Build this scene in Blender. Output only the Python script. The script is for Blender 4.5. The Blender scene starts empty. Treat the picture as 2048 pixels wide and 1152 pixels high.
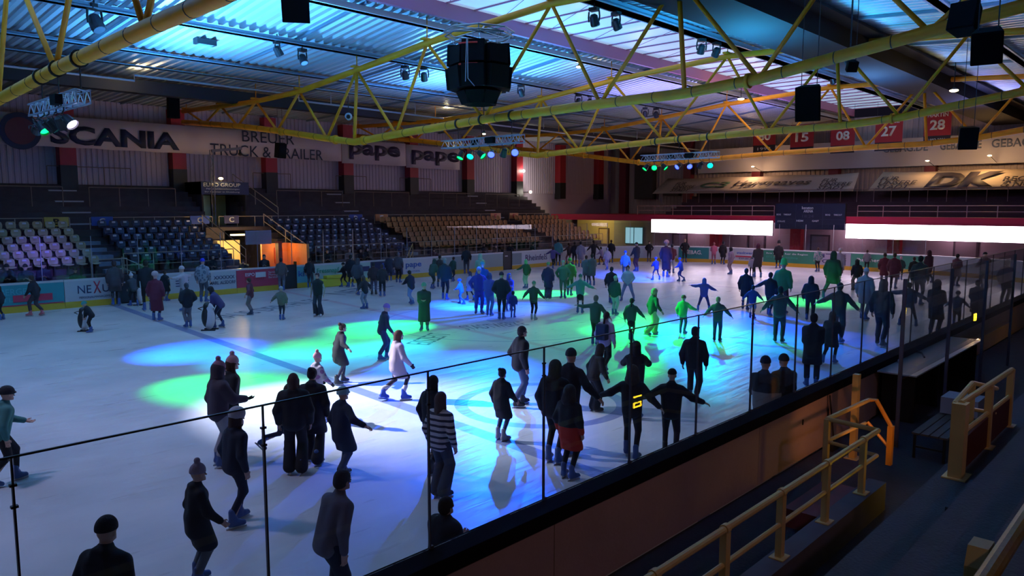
import bpy, math, random
import numpy as np
from mathutils import Vector, Matrix
random.seed(7)
SC=bpy.context.scene; COL=SC.collection
# ---------------- camera, world, exposure, large lights ----------------
F_PX=1500.; CX,CY=1024.,576.; YH=413.
PITCH=math.atan((CY-YH)/F_PX)
HEAD=math.atan((2453-CX)/math.hypot(F_PX,CY-YH))      # heading from +X
EYE=4.25
cam=bpy.data.cameras.new('camera'); camo=bpy.data.objects.new('camera',cam); COL.objects.link(camo)
cam.sensor_width=36; cam.lens=36*F_PX/2048; cam.clip_start=.05; cam.clip_end=300
camo.location=(0,0,EYE); camo.rotation_euler=(math.pi/2-PITCH,0,HEAD-math.pi/2)
SC.camera=camo
SC.view_settings.view_transform='Standard'; SC.view_settings.look='None'
SC.view_settings.gamma=1; SC.view_settings.exposure=0.0; SC.view_settings.use_curve_mapping=False
W=bpy.data.worlds.new('night'); SC.world=W; W.use_nodes=True
W.node_tree.nodes['Background'].inputs[0].default_value=(.25,.22,.45,1)
W.node_tree.nodes['Background'].inputs[1].default_value=.02
SC.cycles.max_bounces=5; SC.cycles.diffuse_bounces=2; SC.cycles.glossy_bounces=3; SC.cycles.transparent_max_bounces=12
SC.cycles.sample_clamp_indirect=4
# --- pixel of the photograph -> point of the place on a known plane
Fv=np.array([math.cos(HEAD)*math.cos(PITCH),math.sin(HEAD)*math.cos(PITCH),-math.sin(PITCH)])
Rv=np.array([math.sin(HEAD),-math.cos(HEAD),0.]); Uv=np.cross(Rv,Fv); CAM=np.array([0,0,EYE])
def ray(x,y): return Fv*F_PX+Rv*(x-CX)-Uv*(y-CY)
def gz(x,y,z=0.):
    d=ray(x,y); return CAM+d*((z-EYE)/d[2])
def gY(x,y,Y):
    d=ray(x,y); return CAM+d*(Y/d[1])
def gX(x,y,X):
    d=ray(x,y); return CAM+d*(X/d[0])
def spot(name,loc,target,color,power,deg,blend=.6,rad=.06):
    l=bpy.data.lights.new(name,'SPOT'); l.energy=power; l.color=color; l.spot_size=math.radians(deg); l.spot_blend=blend; l.shadow_soft_size=rad
    o=bpy.data.objects.new(name,l); COL.objects.link(o); o.location=loc
    o.rotation_euler=(Vector(target)-Vector(loc)).to_track_quat('-Z','Y').to_euler(); return o
def lamp(name,loc,color,power,rad=.1):
    l=bpy.data.lights.new(name,'POINT'); l.energy=power; l.color=color; l.shadow_soft_size=rad
    o=bpy.data.objects.new(name,l); COL.objects.link(o); o.location=loc; return o
TX=[5.8,20.,32.4,44.8]                                   # truss planes
# (rig, fixture offset along Y, colour, target px, cone, watts)
BLUE=(.0,.09,1.); GREEN=(.0,1.,.13); CYAN=(.0,.60,.95); VIOLET=(.22,.12,1.); WHITE=(.82,.78,1.)
RIGY={0:(18.4,22.1),1:(18.4,22.6),2:(17.4,21.6)}
BEAMS=[ # rig index, Y of head, colour, target pixel on the ice, cone deg, watts, what it lights
 (0,21.5,GREEN,(455,775),26,3600,'lighting the green pool left of the pink hatted pair'),(0,21.0,GREEN,(700,690),28,3300,'lighting the ice by the woman in the short black coat'),(0,20.6,CYAN,(545,720),28,1800,'lighting the turquoise ice behind the pink hatted pair'),(0,20.05,BLUE,(385,705),28,6500,'lighting the blue pool at left'),(0,19.5,WHITE,(700,815),38,13500,'lighting the white patch round the pale teal helmet'),
 (0,22.0,VIOLET,(9.8,38.4,1.9),11,5200,'throwing violet light on the far left seats'),
 (1,21.6,GREEN,(770,655),28,5200,'lighting the green pool behind the purple beanie'),(1,21.05,CYAN,(765,705),22,3400,'lighting the bright turquoise spot left of the pale wool coat'),(1,20.5,GREEN,(1325,668),30,6500,'lighting the green pool in the right half'),(1,19.95,BLUE,(905,765),28,9000,'lighting the big blue pool round the man in jeans'),(1,19.3,BLUE,(930,612),25,9500,'lighting the blue ice left of the central group'),(1,18.75,BLUE,(1040,960),16,900,'lighting the small blue glint by the near board'),
 (2,21.35,GREEN,(1090,588),26,7500,'lighting the green pool behind the central group'),(2,20.85,GREEN,(1205,655),24,4200,'lighting the green ice by the backpack'),(2,20.3,GREEN,(1595,603),24,6500,'lighting the distant green pool at right'),(2,19.5,BLUE,(990,620),23,8500,'lighting the central group in blue'),(2,18.9,BLUE,(1500,655),32,9000,'lighting the blue pool right of centre'),(2,18.3,BLUE,(1270,555),26,9000,'lighting the distant violet blue pool'),(2,17.8,CYAN,(1480,680),22,2600,'lighting the cyan streak before the grey jacketed boy')]
RIGZ=6.66
def head_pos(r,y): return (TX[r]-.05,y,RIGZ-.45)
for i,(r,y,c,t,a,p,w_) in enumerate(BEAMS):
    T=gz(*t) if len(t)==2 else np.array(t); spot('beam_lamp',head_pos(r,y),T,c,p*(3.6 if c==BLUE else .9 if c==WHITE else 2.1),a*1.12,1.)
# soft wash for the ice: spots added under the roof, without fixtures
for (x,y,c,p) in [(1.,14,(.80,.68,1.),900),(3,28,(.46,.54,.46),430),(12.5,14,(.70,.60,.92),330),(12.5,27,(.45,.52,.50),230),(26,18,(.62,.60,.78),380),(38.6,19,(.95,.62,.80),950),(48.5,20,(1.,.55,.72),1900)]:
    spot('wash_fill',(x,y,9.4),(x+.5,y+.8,0),c,p,128,.9,.5)
spot('stand_fill',(7,-5,8.2),(10,4,0),(1.,.60,.66),230,75,.8,.3); spot('stand_fill',(-2,-4,8),(4,1,2),(1.,.6,.35),120,80,.8,.3)  # fill spots added behind the camera to brighten the near board and walkway
# floods aimed at the roof
UP=(.08,.42,1.); UV=(.34,.30,.95)
for (x,y,c,p) in [(0,29,UP,2600),(0,21,UP,1500),(12.9,30,UP,2600),(12.9,24,UP,2000),(12.9,13,UP,1300),(26.2,30,(.10,.36,1.),1900),(26.2,24.5,(.05,.40,1.),1500),(26.2,13,(.03,.45,.95),1900),(38.6,26,UV,1000),(38.6,13,(.10,.35,.9),1300),(51,24,UV,500),(51,11,(.2,.25,.8),700),(12.9,5,UP,500),(26.2,5,(.15,.3,.8),500)]:
    spot('uplight_lamp',(x,y,8.2),(x,y,11.4),c,p*1.85,165,.9,.3)

# ---------------- materials ----------------
MC={}
def mat(name,col,rough=.6,metal=0.,emit=None,es=1.,spec=.5,alpha=None,bump=None,noise=None):
    if name in MC: return MC[name]
    m=bpy.data.materials.new(name); m.use_nodes=True; nt=m.node_tree; b=nt.nodes['Principled BSDF']
    b.inputs['Base Color'].default_value=(*col,1); b.inputs['Roughness'].default_value=rough; b.inputs['Metallic'].default_value=metal
    b.inputs['Specular IOR Level'].default_value=spec
    if emit is not None:
        b.inputs['Emission Color'].default_value=(*emit,1); b.inputs['Emission Strength'].default_value=es
    tc=nt.nodes.new('ShaderNodeTexCoord')
    if noise:                       # (scale, strength): wear in the colour itself
        n=nt.nodes.new('ShaderNodeTexNoise'); n.inputs['Scale'].default_value=noise[0]; n.inputs['Detail'].default_value=5
        nt.links.new(tc.outputs['Object'],n.inputs['Vector'])
        r=nt.nodes.new('ShaderNodeMapRange'); r.inputs['To Min'].default_value=1-noise[1]; r.inputs['To Max'].default_value=1+noise[1]
        nt.links.new(n.outputs['Fac'],r.inputs['Value'])
        x=nt.nodes.new('ShaderNodeVectorMath'); x.operation='SCALE'; x.inputs[0].default_value=col
        nt.links.new(r.outputs['Result'],x.inputs['Scale']); nt.links.new(x.outputs[0],b.inputs['Base Color'])
    if bump:
        n=nt.nodes.new('ShaderNodeTexNoise'); n.inputs['Scale'].default_value=bump[0]; n.inputs['Detail'].default_value=4
        nt.links.new(tc.outputs['Object'],n.inputs['Vector'])
        bp=nt.nodes.new('ShaderNodeBump'); bp.inputs['Strength'].default_value=bump[1]; bp.inputs['Distance'].default_value=.02
        nt.links.new(n.outputs['Fac'],bp.inputs['Height']); nt.links.new(bp.outputs[0],b.inputs['Normal'])
    MC[name]=m; return m
YEL=mat('yellow_paint',(.90,.34,.006),.5,noise=(1.5,.25))
RAILY=mat('yellow_rail_paint',(.66,.45,.15),.38,noise=(3,.2))
STEEL=mat('steel',(.5,.52,.56),.35,.8)
BLK=mat('black_plastic',(.012,.012,.014),.5)
BLK2=mat('black_cabinet',(.003,.003,.0035),.8,spec=.15,bump=(60,.3))
WHT=mat('white_plastic',(.75,.76,.8),.5)
RED=mat('red_paint',(.38,.015,.03),.5,noise=(2,.15))
CONC=mat('concrete',(.10,.095,.11),.85,noise=(3,.3),bump=(25,.4))
DCONC=mat('dark_concrete',(.035,.03,.038),.85,noise=(3,.3),bump=(25,.4))
GREYRAIL=mat('rail_metal',(.42,.34,.26),.45,.3)
def glass_mat(name='glass',tint=(.93,.95,.96),rough=0.):
    if name in MC: return MC[name]
    m=bpy.data.materials.new(name); m.use_nodes=True; nt=m.node_tree; nt.nodes.clear()
    o=nt.nodes.new('ShaderNodeOutputMaterial'); mx=nt.nodes.new('ShaderNodeMixShader'); t=nt.nodes.new('ShaderNodeBsdfTransparent'); g=nt.nodes.new('ShaderNodeBsdfGlossy')
    lw=nt.nodes.new('ShaderNodeLayerWeight'); lw.inputs['Blend'].default_value=.5
    pw=nt.nodes.new('ShaderNodeMath'); pw.operation='POWER'; pw.inputs[1].default_value=5; nt.links.new(lw.outputs['Facing'],pw.inputs[0])
    f=nt.nodes.new('ShaderNodeMath'); f.operation='MULTIPLY_ADD'; f.inputs[1].default_value=.9; f.inputs[2].default_value=.03; nt.links.new(pw.outputs[0],f.inputs[0])
    t.inputs[0].default_value=(*tint,1); g.inputs['Roughness'].default_value=rough
    nt.links.new(f.outputs[0],mx.inputs[0]); nt.links.new(t.outputs[0],mx.inputs[1]); nt.links.new(g.outputs[0],mx.inputs[2]); nt.links.new(mx.outputs[0],o.inputs[0])
    MC[name]=m; return m
GLASS=glass_mat()

# ---------------- mesh helpers ----------------
class MB:
    def __init__(s): s.v=[]; s.f=[]; s.m=[]
    def add(s,vs,fs,mi=0):
        n=len(s.v); s.v+= [tuple(map(float,v)) for v in vs]; s.f+=[tuple(i+n for i in f) for f in fs]; s.m+=[mi]*len(fs); return s
    def box(s,x0,x1,y0,y1,z0,z1,mi=0,M=None):
        vs=[(x,y,z) for x in (x0,x1) for y in (y0,y1) for z in (z0,z1)]
        if M is not None: vs=[tuple(M@Vector(v)) for v in vs]
        return s.add(vs,[(0,1,3,2),(4,6,7,5),(0,4,5,1),(2,3,7,6),(0,2,6,4),(1,5,7,3)],mi)
    def bar(s,a,b,w,h,mi=0,roll=None):           # rectangular bar between two points
        a=Vector(a);b=Vector(b); q=(b-a).to_track_quat('X','Z').to_matrix().to_4x4(); M=Matrix.Translation(a)@q
        return s.box(0,(b-a).length,-w/2,w/2,-h/2,h/2,mi,M)
    def tube(s,pts,r,n=10,mi=0,cap=True):
        pts=[Vector(p) for p in pts]; rr=r if isinstance(r,(list,tuple)) else [r]*len(pts); base=len(s.v); prev=None
        for i,p in enumerate(pts):
            d=(pts[min(i+1,len(pts)-1)]-pts[max(i-1,0)]).normalized()
            if prev is None:
                u=d.orthogonal().normalized()
            else: u=(prev-d*prev.dot(d)).normalized()
            prev=u; w=d.cross(u)
            for k in range(n):
                a=2*math.pi*k/n; s.v.append(tuple(p+(u*math.cos(a)+w*math.sin(a))*rr[i]))
        for i in range(len(pts)-1):
            for k in range(n):
                a=base+i*n+k;b=base+i*n+(k+1)%n; s.f.append((a,b,b+n,a+n)); s.m.append(mi)
        if cap:
            s.f.append(tuple(base+k for k in range(n))[::-1]); s.m.append(mi)
            e=base+(len(pts)-1)*n; s.f.append(tuple(e+k for k in range(n))); s.m.append(mi)
        return s
    def prism(s,prof,p0,p1,axis='x',mi=0):        # profile list extruded between p0 and p1 on an axis
        n=len(prof); 
        def P(a,q): return (q,a[0],a[1]) if axis=='x' else ((a[0],q,a[1]) if axis=='y' else (a[0],a[1],q))
        vs=[P(a,p0) for a in prof]+[P(a,p1) for a in prof]
        fs=[(i,(i+1)%n,(i+1)%n+n,i+n) for i in range(n)]+[tuple(range(n))[::-1],tuple(range(n,2*n))]
        return s.add(vs,fs,mi)
    def ball(s,c,r,mi=0,n=10,m=6):
        r=r if isinstance(r,(tuple,list)) else (r,r,r); vs=[];fs=[]
        for i in range(m+1):
            th=math.pi*i/m
            for k in range(n):
                a=2*math.pi*k/n; vs.append((c[0]+r[0]*math.sin(th)*math.cos(a),c[1]+r[1]*math.sin(th)*math.sin(a),c[2]+r[2]*math.cos(th)))
        for i in range(m):
            for k in range(n): fs.append((i*n+k,(i+1)*n+k,(i+1)*n+(k+1)%n,i*n+(k+1)%n))
        return s.add(vs,fs,mi)
    def build(s,name,mats,parent=None,smooth=False,loc=None,bevel=0):
        me=bpy.data.meshes.new(name); me.from_pydata(s.v,[],s.f)
        for m in (mats if isinstance(mats,(list,tuple)) else [mats]): me.materials.append(m)
        me.polygons.foreach_set('material_index',s.m)
        if smooth: me.polygons.foreach_set('use_smooth',[True]*len(s.f))
        me.validate(); me.update()
        o=bpy.data.objects.new(name,me); COL.objects.link(o)
        if loc is not None: o.location=loc
        if parent is not None: o.parent=parent
        if bevel:
            b=o.modifiers.new('bevel','BEVEL'); b.width=bevel; b.segments=2; b.limit_method='ANGLE'
        if smooth:
            o.modifiers.new('wn','WEIGHTED_NORMAL') if False else None
        return o
def tag(o,label=None,cat=None,group=None,kind=None):
    if label: o['label']=label
    if cat: o['category']=cat
    if group: o['group']=group
    if kind: o['kind']=kind
    return o
def empty(name,loc=(0,0,0),rz=0.,label=None,cat=None,group=None):
    o=bpy.data.objects.new(name,None); o.empty_display_size=.2; COL.objects.link(o); o.location=loc; o.rotation_euler=(0,0,rz)
    return tag(o,label,cat,group)
def copy_tree(o,parent=None):
    c=o.copy(); COL.objects.link(c)
    if parent is not None: c.parent=parent
    for ch in list(o.children): copy_tree(ch,c)
    return c
def struct(o): o['kind']='structure'; return o
_T={}
def text(name,s,mt,parent,loc,rot,width=None,height=None,bold=0.,shear=0.,ext=.004,align='LEFT'):
    """lettering as one mesh; loc = lower left corner, rot = euler; scaled to width x height"""
    cu=bpy.data.curves.new(name,'FONT'); cu.body=s; cu.size=1; cu.extrude=0; cu.offset=bold; cu.shear=shear; cu.resolution_u=3; cu.space_line=.8
    to=bpy.data.objects.new(name,cu); COL.objects.link(to)
    dg=bpy.context.evaluated_depsgraph_get(); me=bpy.data.meshes.new_from_object(to.evaluated_get(dg)); COL.objects.unlink(to); bpy.data.objects.remove(to)
    n=len(me.vertices); co=np.zeros(n*3); me.vertices.foreach_get('co',co); co=co.reshape(-1,3)
    mn=co.min(0); mxx=co.max(0); co-=mn; ww,hh=(mxx-mn)[:2]
    sx=width/ww if width else height/hh; sy=height/hh if height else sx
    co[:,0]*=sx; co[:,1]*=sy
    me.vertices.foreach_set('co',co.ravel()); me.materials.clear(); me.materials.append(mt); me.update()
    o=bpy.data.objects.new(name,me); COL.objects.link(o); o.location=loc; o.rotation_euler=rot
    sm=o.modifiers.new('solid','SOLIDIFY'); sm.thickness=ext
    if parent is not None: o.parent=parent
    return o
# orientation of lettering on a wall that faces -Y (far side) and on one that faces -X (end)
ROT_Y=(math.pi/2,0,0); ROT_X=(math.pi/2,0,-math.pi/2)
# ================= THE HALL =================
XW0,XW1=-14.,66.; YN,YF=-8.,48.          # walls
# ---- ice
def ice_material():
    m=bpy.data.materials.new('ice'); m.use_nodes=True; nt=m.node_tree; b=nt.nodes['Principled BSDF']; L=nt.links
    tc=nt.nodes.new('ShaderNodeTexCoord'); sp=nt.nodes.new('ShaderNodeSeparateXYZ'); L.new(tc.outputs['Object'],sp.inputs[0])
    def M(op,a,b_=None,c=None):
        n=nt.nodes.new('ShaderNodeMath'); n.operation=op
        for i,v in enumerate((a,b_,c)):
            if v is None: continue
            if isinstance(v,(int,float)): n.inputs[i].default_value=v
            else: L.new(v,n.inputs[i])
        return n.outputs[0]
    X,Y=sp.outputs[0],sp.outputs[1]
    wob=nt.nodes.new('ShaderNodeTexNoise'); wob.inputs['Scale'].default_value=.8; L.new(tc.outputs['Object'],wob.inputs['Vector'])
    def line(p,q,w):              # |signed distance| < w/2
        dx,dy=q[0]-p[0],q[1]-p[1]; l=math.hypot(dx,dy); nx,ny=-dy/l,dx/l
        d=M('ADD',M('MULTIPLY',M('SUBTRACT',X,p[0]),nx),M('MULTIPLY',M('SUBTRACT',Y,p[1]),ny))
        return M('LESS_THAN',M('ABSOLUTE',d),w/2)
    def ring(c,r,w):
        d=M('SQRT',M('ADD',M('POWER',M('SUBTRACT',X,c[0]),2.),M('POWER',M('SUBTRACT',Y,c[1]),2.)))
        return M('LESS_THAN',M('ABSOLUTE',M('SUBTRACT',d,r)),w/2)
    n=nt.nodes.new('ShaderNodeTexNoise'); n.inputs['Scale'].default_value=.5; n.inputs['Detail'].default_value=6; L.new(tc.outputs['Object'],n.inputs['Vector'])
    cr=nt.nodes.new('ShaderNodeValToRGB'); cr.color_ramp.elements[0].position=.3; cr.color_ramp.elements[0].color=(.58,.64,.68,1); cr.color_ramp.elements[1].position=.7; cr.color_ramp.elements[1].color=(.78,.82,.85,1)
    L.new(n.outputs['Fac'],cr.inputs[0]); col=cr.outputs[0]
    def over(mask,c,f):
        nonlocal col
        mx=nt.nodes.new('ShaderNodeMix'); mx.data_type='RGBA'; L.new(M('MULTIPLY',mask,f),mx.inputs[0]); L.new(col,mx.inputs[6]); mx.inputs[7].default_value=(*c,1); col=mx.outputs[2]
    a,b2=gz(215,605),gz(1000,880); over(line(a,b2,.34),(.10,.16,.42),.72)          # blue line
    a,b2=gz(880,648),gz(1500,778); over(line(a,b2,.30),(.62,.30,.40),.45)          # centre red line
    c=gz(1083,806); over(ring(c,1.75,.28),(.10,.16,.45),.7)
    c=gz(1010,640); over(ring(c,4.5,.08),(.12,.2,.45),.6); over(ring(c,.35,.7),(.12,.2,.45),.5)
    c=gz(1040,575); over(ring(c,3.2,.06),(.10,.14,.3),.6)
    c=gz(700,600); over(ring(c,4.5,.06),(.45,.2,.3),.4)
    c=gz(1520,610); over(ring(c,4.5,.07),(.5,.2,.3),.4)
    c=gz(1660,800); over(ring(c,1.6,.06),(.4,.25,.4),.4)
    a,b2=gz(1280,560),gz(1900,610); over(line(a,b2,.3),(.25,.2,.5),.35)
    L.new(col,b.inputs['Base Color'])
    # skate scratches
    mp=nt.nodes.new('ShaderNodeMapping'); mp.inputs['Rotation'].default_value=(0,0,.7); mp.inputs['Scale'].default_value=(.35,2.2,1); L.new(tc.outputs['Object'],mp.inputs[0])
    s1=nt.nodes.new('ShaderNodeTexNoise'); s1.inputs['Scale'].default_value=1.6; s1.inputs['Detail'].default_value=7; L.new(mp.outputs[0],s1.inputs['Vector'])
    mp2=nt.nodes.new('ShaderNodeMapping'); mp2.inputs['Rotation'].default_value=(0,0,-.2); mp2.inputs['Scale'].default_value=(.25,2.,1); L.new(tc.outputs['Object'],mp2.inputs[0])
    s2=nt.nodes.new('ShaderNodeTexNoise'); s2.inputs['Scale'].default_value=3; s2.inputs['Detail'].default_value=6; L.new(mp2.outputs[0],s2.inputs['Vector'])
    ad=M('ADD',s1.outputs['Fac'],s2.outputs['Fac'])
    bp=nt.nodes.new('ShaderNodeBump'); bp.inputs['Strength'].default_value=.35; bp.inputs['Distance'].default_value=.05; L.new(ad,bp.inputs['Height']); L.new(bp.outputs[0],b.inputs['Normal'])
    rr=M('MULTIPLY_ADD',s1.outputs['Fac'],.34,.16); L.new(rr,b.inputs['Roughness'])
    b.inputs['IOR'].default_value=1.31; b.inputs['Specular IOR Level'].default_value=.55
    return m
YB0,YB1,XB1,XB0=5.,35.,52.,-8.
def rink_outline(off=0.,r=8.5,n=14):
    """inner face of the boards, from the near side round the right end to the far side"""
    x1=XB1+off; y0=YB0-off; y1=YB1+off; r=r+off; P=[(XB0,y0)]
    for k in range(n+1):
        a=-math.pi/2+math.pi/2*k/n; P.append((x1-r+r*math.cos(a),y0+r+r*math.sin(a)))
    for k in range(n+1):
        a=math.pi/2*k/n; P.append((x1-r+r*math.cos(a),y1-r+r*math.sin(a)))
    P.append((XB0,y1)); return P
b=MB(); pr_=rink_outline(); b.prism([(p[0],p[1]) for p in pr_],-.1,0.,axis='z'); 
ice=struct(b.build('ice_floor',ice_material())); tag(ice,'white ice of the rink, lit in blue and green pools')
# painted lettering in the ice: dark strokes of the sponsors' names
INK=mat('ice_paint',(.10,.16,.22),.5)
def ice_text(s,p0,p1,h,al=0):
    a=gz(*p0);c=gz(*p1); ang=math.atan2(c[1]-a[1],c[0]-a[0]); w=math.hypot(c[0]-a[0],c[1]-a[1])
    return text('ice_lettering',s,INK,ice,(a[0],a[1],.0035),(0,0,ang),w,h,ext=.001)
ice_text('HAUS DER HILFE',(445,640),(660,600),1.1)
ice_text('STADTWERKE',(935,660),(1060,650),.9); ice_text('NETZE',(690,590),(790,572),1.3)
ice_text('EISZEIT',(858,690),(905,668),.8)
# ---- floor slab round the rink
b=MB(); b.box(XW0,XW1,YN,YF,-.3,-.104); b.box(XW0,XW1,YN,4.86,-.104,0); b.box(52.35,XW1,4.86,YF,-.104,0); b.box(XW0,52.35,35.35,YF,-.104,0)
struct(b.build('floor',DCONC))
# corner slabs outside the rounded boards
for cy_,s_ in ((YB0+8.5,-1),(YB1-8.5,1)):
    b=MB(); cx_=XB1-8.5; n=10; arc=[(cx_+8.84*math.sin(math.pi/2*k/n),cy_+s_*8.84*math.cos(math.pi/2*k/n)) for k in range(n+1)]
    b.prism(arc+[(52.4,cy_+s_*8.9)],-.1,-.002,axis='z'); struct(b.build('floor_corner',DCONC))
# ---- walls
WALL=bpy.data.materials.new('sheet_wall'); WALL.use_nodes=True
bs=WALL.node_tree.nodes['Principled BSDF']; bs.inputs['Base Color'].default_value=(.52,.43,.56,1); bs.inputs['Roughness'].default_value=.55
def ribbed(x0,x1,y,z0,z1,axis,name,mt,pitch=.3,d=.04):
    """trapezoid profiled sheet; axis 'x': runs along X at y, facing -Y; 'y': runs along Y at x=y, facing -X"""
    prof=[]; n=int(round((x1-x0)/pitch)); 
    for k in range(n):
        s=x0+k*pitch; prof+= [(s,0),(s+pitch*.4,0),(s+pitch*.5,d),(s+pitch*.9,d)]
    prof.append((x1,0)); vs=[]; 
    for (s,o) in prof:
        for z in (z0,z1): vs.append((s,y-o,z) if axis=='x' else (y-o,s,z))
    fs=[(2*i,2*i+2,2*i+3,2*i+1) for i in range(len(prof)-1)]
    b=MB(); b.add(vs,fs)
    if axis=='x': b.box(x0,x1,y+.02,y+.2,z0,z1)
    else: b.box(y+.02,y+.2,x0,x1,z0,z1)
    return struct(b.build(name,mt))
ribbed(XW0,XW1,YF,5.5,10.35,'x','wall_far',WALL)
b=MB(); b.box(XW0,51.6,YF,YF+.25,0,5.5); struct(b.build('wall_far_plinth',DCONC)); b=MB(); b.box(51.6,XW1,YF,YF+.25,0,5.5); struct(b.build('wall_far_plain',WALL))
b=MB(); b.box(XW0-.2,XW0,YN,YF,0,11.5); struct(b.build('wall_left',mat('dark_wall',(.10,.09,.12),.8)))
b=MB(); b.box(XW0,XW1,YN-.2,YN,0,11.5); struct(b.build('wall_near',mat('dark_wall',(.10,.09,.12),.8)))
ENDW=mat('end_wall_sheet',(.36,.30,.34),.6,noise=(.6,.12))
ribbed(YN,YF,XW1,0,11.6,'y','wall_end',ENDW,pitch=.4)
# red columns of the far wall (black feet), one object each
BASE=mat('black_paint',(.01,.01,.013),.5)
for i in range(-2,8):
    x=20.+6.2*i; 
    b=MB(); b.box(x-.42,x+.42,47.3,48,6.55,10.2,0); b.box(x-.43,x+.43,47.29,48,5.0,6.55,1)
    tag(struct(b.build('trim_column',[RED,BASE])))
for y in (46.,38.4,31.3,24.4,17.,9.8,2.6):
    b=MB(); b.box(65.3,66,y-.4,y+.4,3.5,10.6); struct(b.build('trim_column',mat('maroon_paint',(.14,.012,.03),.5)))
# big dark niche and windows in the far corner of the end wall
b=MB(); 
for (y0,y1,z0,z1) in [(46.8,50.,5.4,9.8)]: pass
b.box(65.2,65.9,42.2,44.4,5.0,9.6); b.box(65.2,65.9,39.3,41.0,5.3,6.2)
struct(b.build('trim_dark_panel',mat('dark_wall2',(.03,.028,.035),.7)))
# ---- roof: corrugated deck in two slopes with a glazed strip on the ridge
ROOFP=[(48.3,10.35),(39.6,10.62),(33.2,10.80),(28.3,11.15),(23.4,11.75),(17.,11.75),(12.1,11.3),(7.2,10.95),(0,10.75),(-8.3,10.4)]
def roof_z(y):
    for (a,za),(c,zc) in zip(ROOFP,ROOFP[1:]):
        if c<=y<=a: return za+(zc-za)*(a-y)/(a-c)
    return 10.5
DECK=bpy.data.materials.new('roof_deck'); DECK.use_nodes=True
bs=DECK.node_tree.nodes['Principled BSDF']; bs.inputs['Base Color'].default_value=(.55,.60,.66,1); bs.inputs['Roughness'].default_value=.42; bs.inputs['Metallic'].default_value=.25
def deck(seg,name):
    b=MB(); p=.42; d=.11; n=int((XW1-XW0)/p); xs=[]
    for k in range(n):
        s=XW0+k*p; xs+=[(s,0),(s+p*.38,0),(s+p*.5,d),(s+p*.88,d)]
    xs.append((XW0+n*p,0)); vs=[];m=len(seg)
    for (x,o) in xs:
        for (y,z) in seg: vs.append((x,y,z+o))
    fs=[(i*m+j,i*m+j+1,(i+1)*m+j+1,(i+1)*m+j) for i in range(len(xs)-1) for j in range(m-1)]
    b.add(vs,fs); b.prism([(seg[0][0],seg[0][1]+.16),(seg[0][0],seg[0][1]+.35)]+[(y,z+.35) for y,z in seg[1:-1]]+[(seg[-1][0],seg[-1][1]+.35),(seg[-1][0],seg[-1][1]+.16)]+[(y,z+.16) for y,z in seg[1:-1]][::-1],XW0,XW1)
    return struct(b.build(name,DECK))
deck(ROOFP[:5],'ceiling'); deck(ROOFP[5:],'ceiling_near')
# skylight: milky panes, pink frames
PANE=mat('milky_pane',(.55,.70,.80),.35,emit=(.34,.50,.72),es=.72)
PINK=mat('pink_frame',(.42,.14,.26),.5)
sky=empty('window_1',(26,20.2,11.7)); struct(sky)
b=MB(); b.box(XW0,XW1,17.2,23.2,12.32,12.36); o=b.build('pane',PANE,sky); o.matrix_parent_inverse=Matrix.Translation((-26,-20.2,-11.7))
b=MB()
b.box(XW0,XW1,23.1,23.3,11.72,12.3); b.box(XW0,XW1,17.1,17.3,11.72,12.3)
o=b.build('window_frame',PINK,sky); o.matrix_parent_inverse=Matrix.Translation((-26,-20.2,-11.7))
b=MB(); x=XW0+.5
while x<XW1:
    b.box(x,x+.05,17.2,23.2,12.26,12.34); x+=1.55
for k,x in enumerate(np.arange(XW0+.5,XW1-3,3.1)):
    b.tube([(x,17.4,12.26),(x+3.1,23.,12.26)],.014,4)
o=b.build('glazing_bar',PINK,sky); o.matrix_parent_inverse=Matrix.Translation((-26,-20.2,-11.7))
# purlins and the white edge channels along the skylight
BEAMM=mat('blue_grey_beam',(.22,.30,.38),.5,.2); WB=mat('white_beam',(.55,.56,.62),.5)
for i,(y,h,w,mt) in enumerate([(33.2,.22,.25,BEAMM),(28.3,.28,.3,BEAMM),(23.75,.34,.30,WB),(16.7,.34,.5,BEAMM),(7.2,.25,.3,BEAMM),(36.3,.16,.2,BEAMM)]):
    z=roof_z(y); b=MB(); b.box(XW0,XW1,y-w/2,y+w/2,z-h,z-.1); b.box(XW0,XW1,y-w/2-.08,y+w/2+.08,z-h,z-h+.04)
    struct(b.build('trim_%d'%(i+1),mt))
b=MB(); b.box(XW0,XW1,39.3,39.9,9.82,10.45); struct(b.build('trim_7',mat('dark_beam',(.02,.022,.035),.7)))
b=MB(); b.box(XW0,XW1,.1,.7,9.8,10.4); struct(b.build('trim_8',mat('dark_beam',(.02,.022,.035),.7)))
b=MB(); b.box(XW0,XW1,10.9,13.1,10.25,10.95); b.box(XW0,XW1,10.3,13.7,10.95,11.05); struct(b.build('trim_9',mat('dark_duct',(.008,.007,.01),.8,spec=.2)))   # dark boxed duct
# roof bars across (rafters seen dark)
for x in np.arange(-8,66,6.2):
    b=MB()
    for (a,c) in zip(ROOFP,ROOFP[1:]):
        if a[0]==23.4: continue
        b.bar((x+.2,a[0],a[1]-.06),(x+.2,c[0],c[1]-.06),.1,.1)
    struct(b.build('trim_rafter',BEAMM))
# white pipe under the roof on the far side
pipe=MB(); pz=[(-10,10.02),(14,10.02),(14,10.2),(30,10.05),(64,9.9)]
pipe.tube([(-10,36.6,9.95),(13.6,36.6,9.95),(13.6,36.6,10.2),(22,36.6,10.2),(22,36.6,9.9),(65,36.6,9.55)],.05,8)
for x in range(24,64,6): pipe.tube([(x,36.6,9.9),(x,36.6,10.6)],.02,6)
tag(pipe.build('pipe',mat('pale_pipe',(.45,.5,.62),.4),smooth=True),'long pale pipe running under the far side of the roof','pipe')

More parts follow.
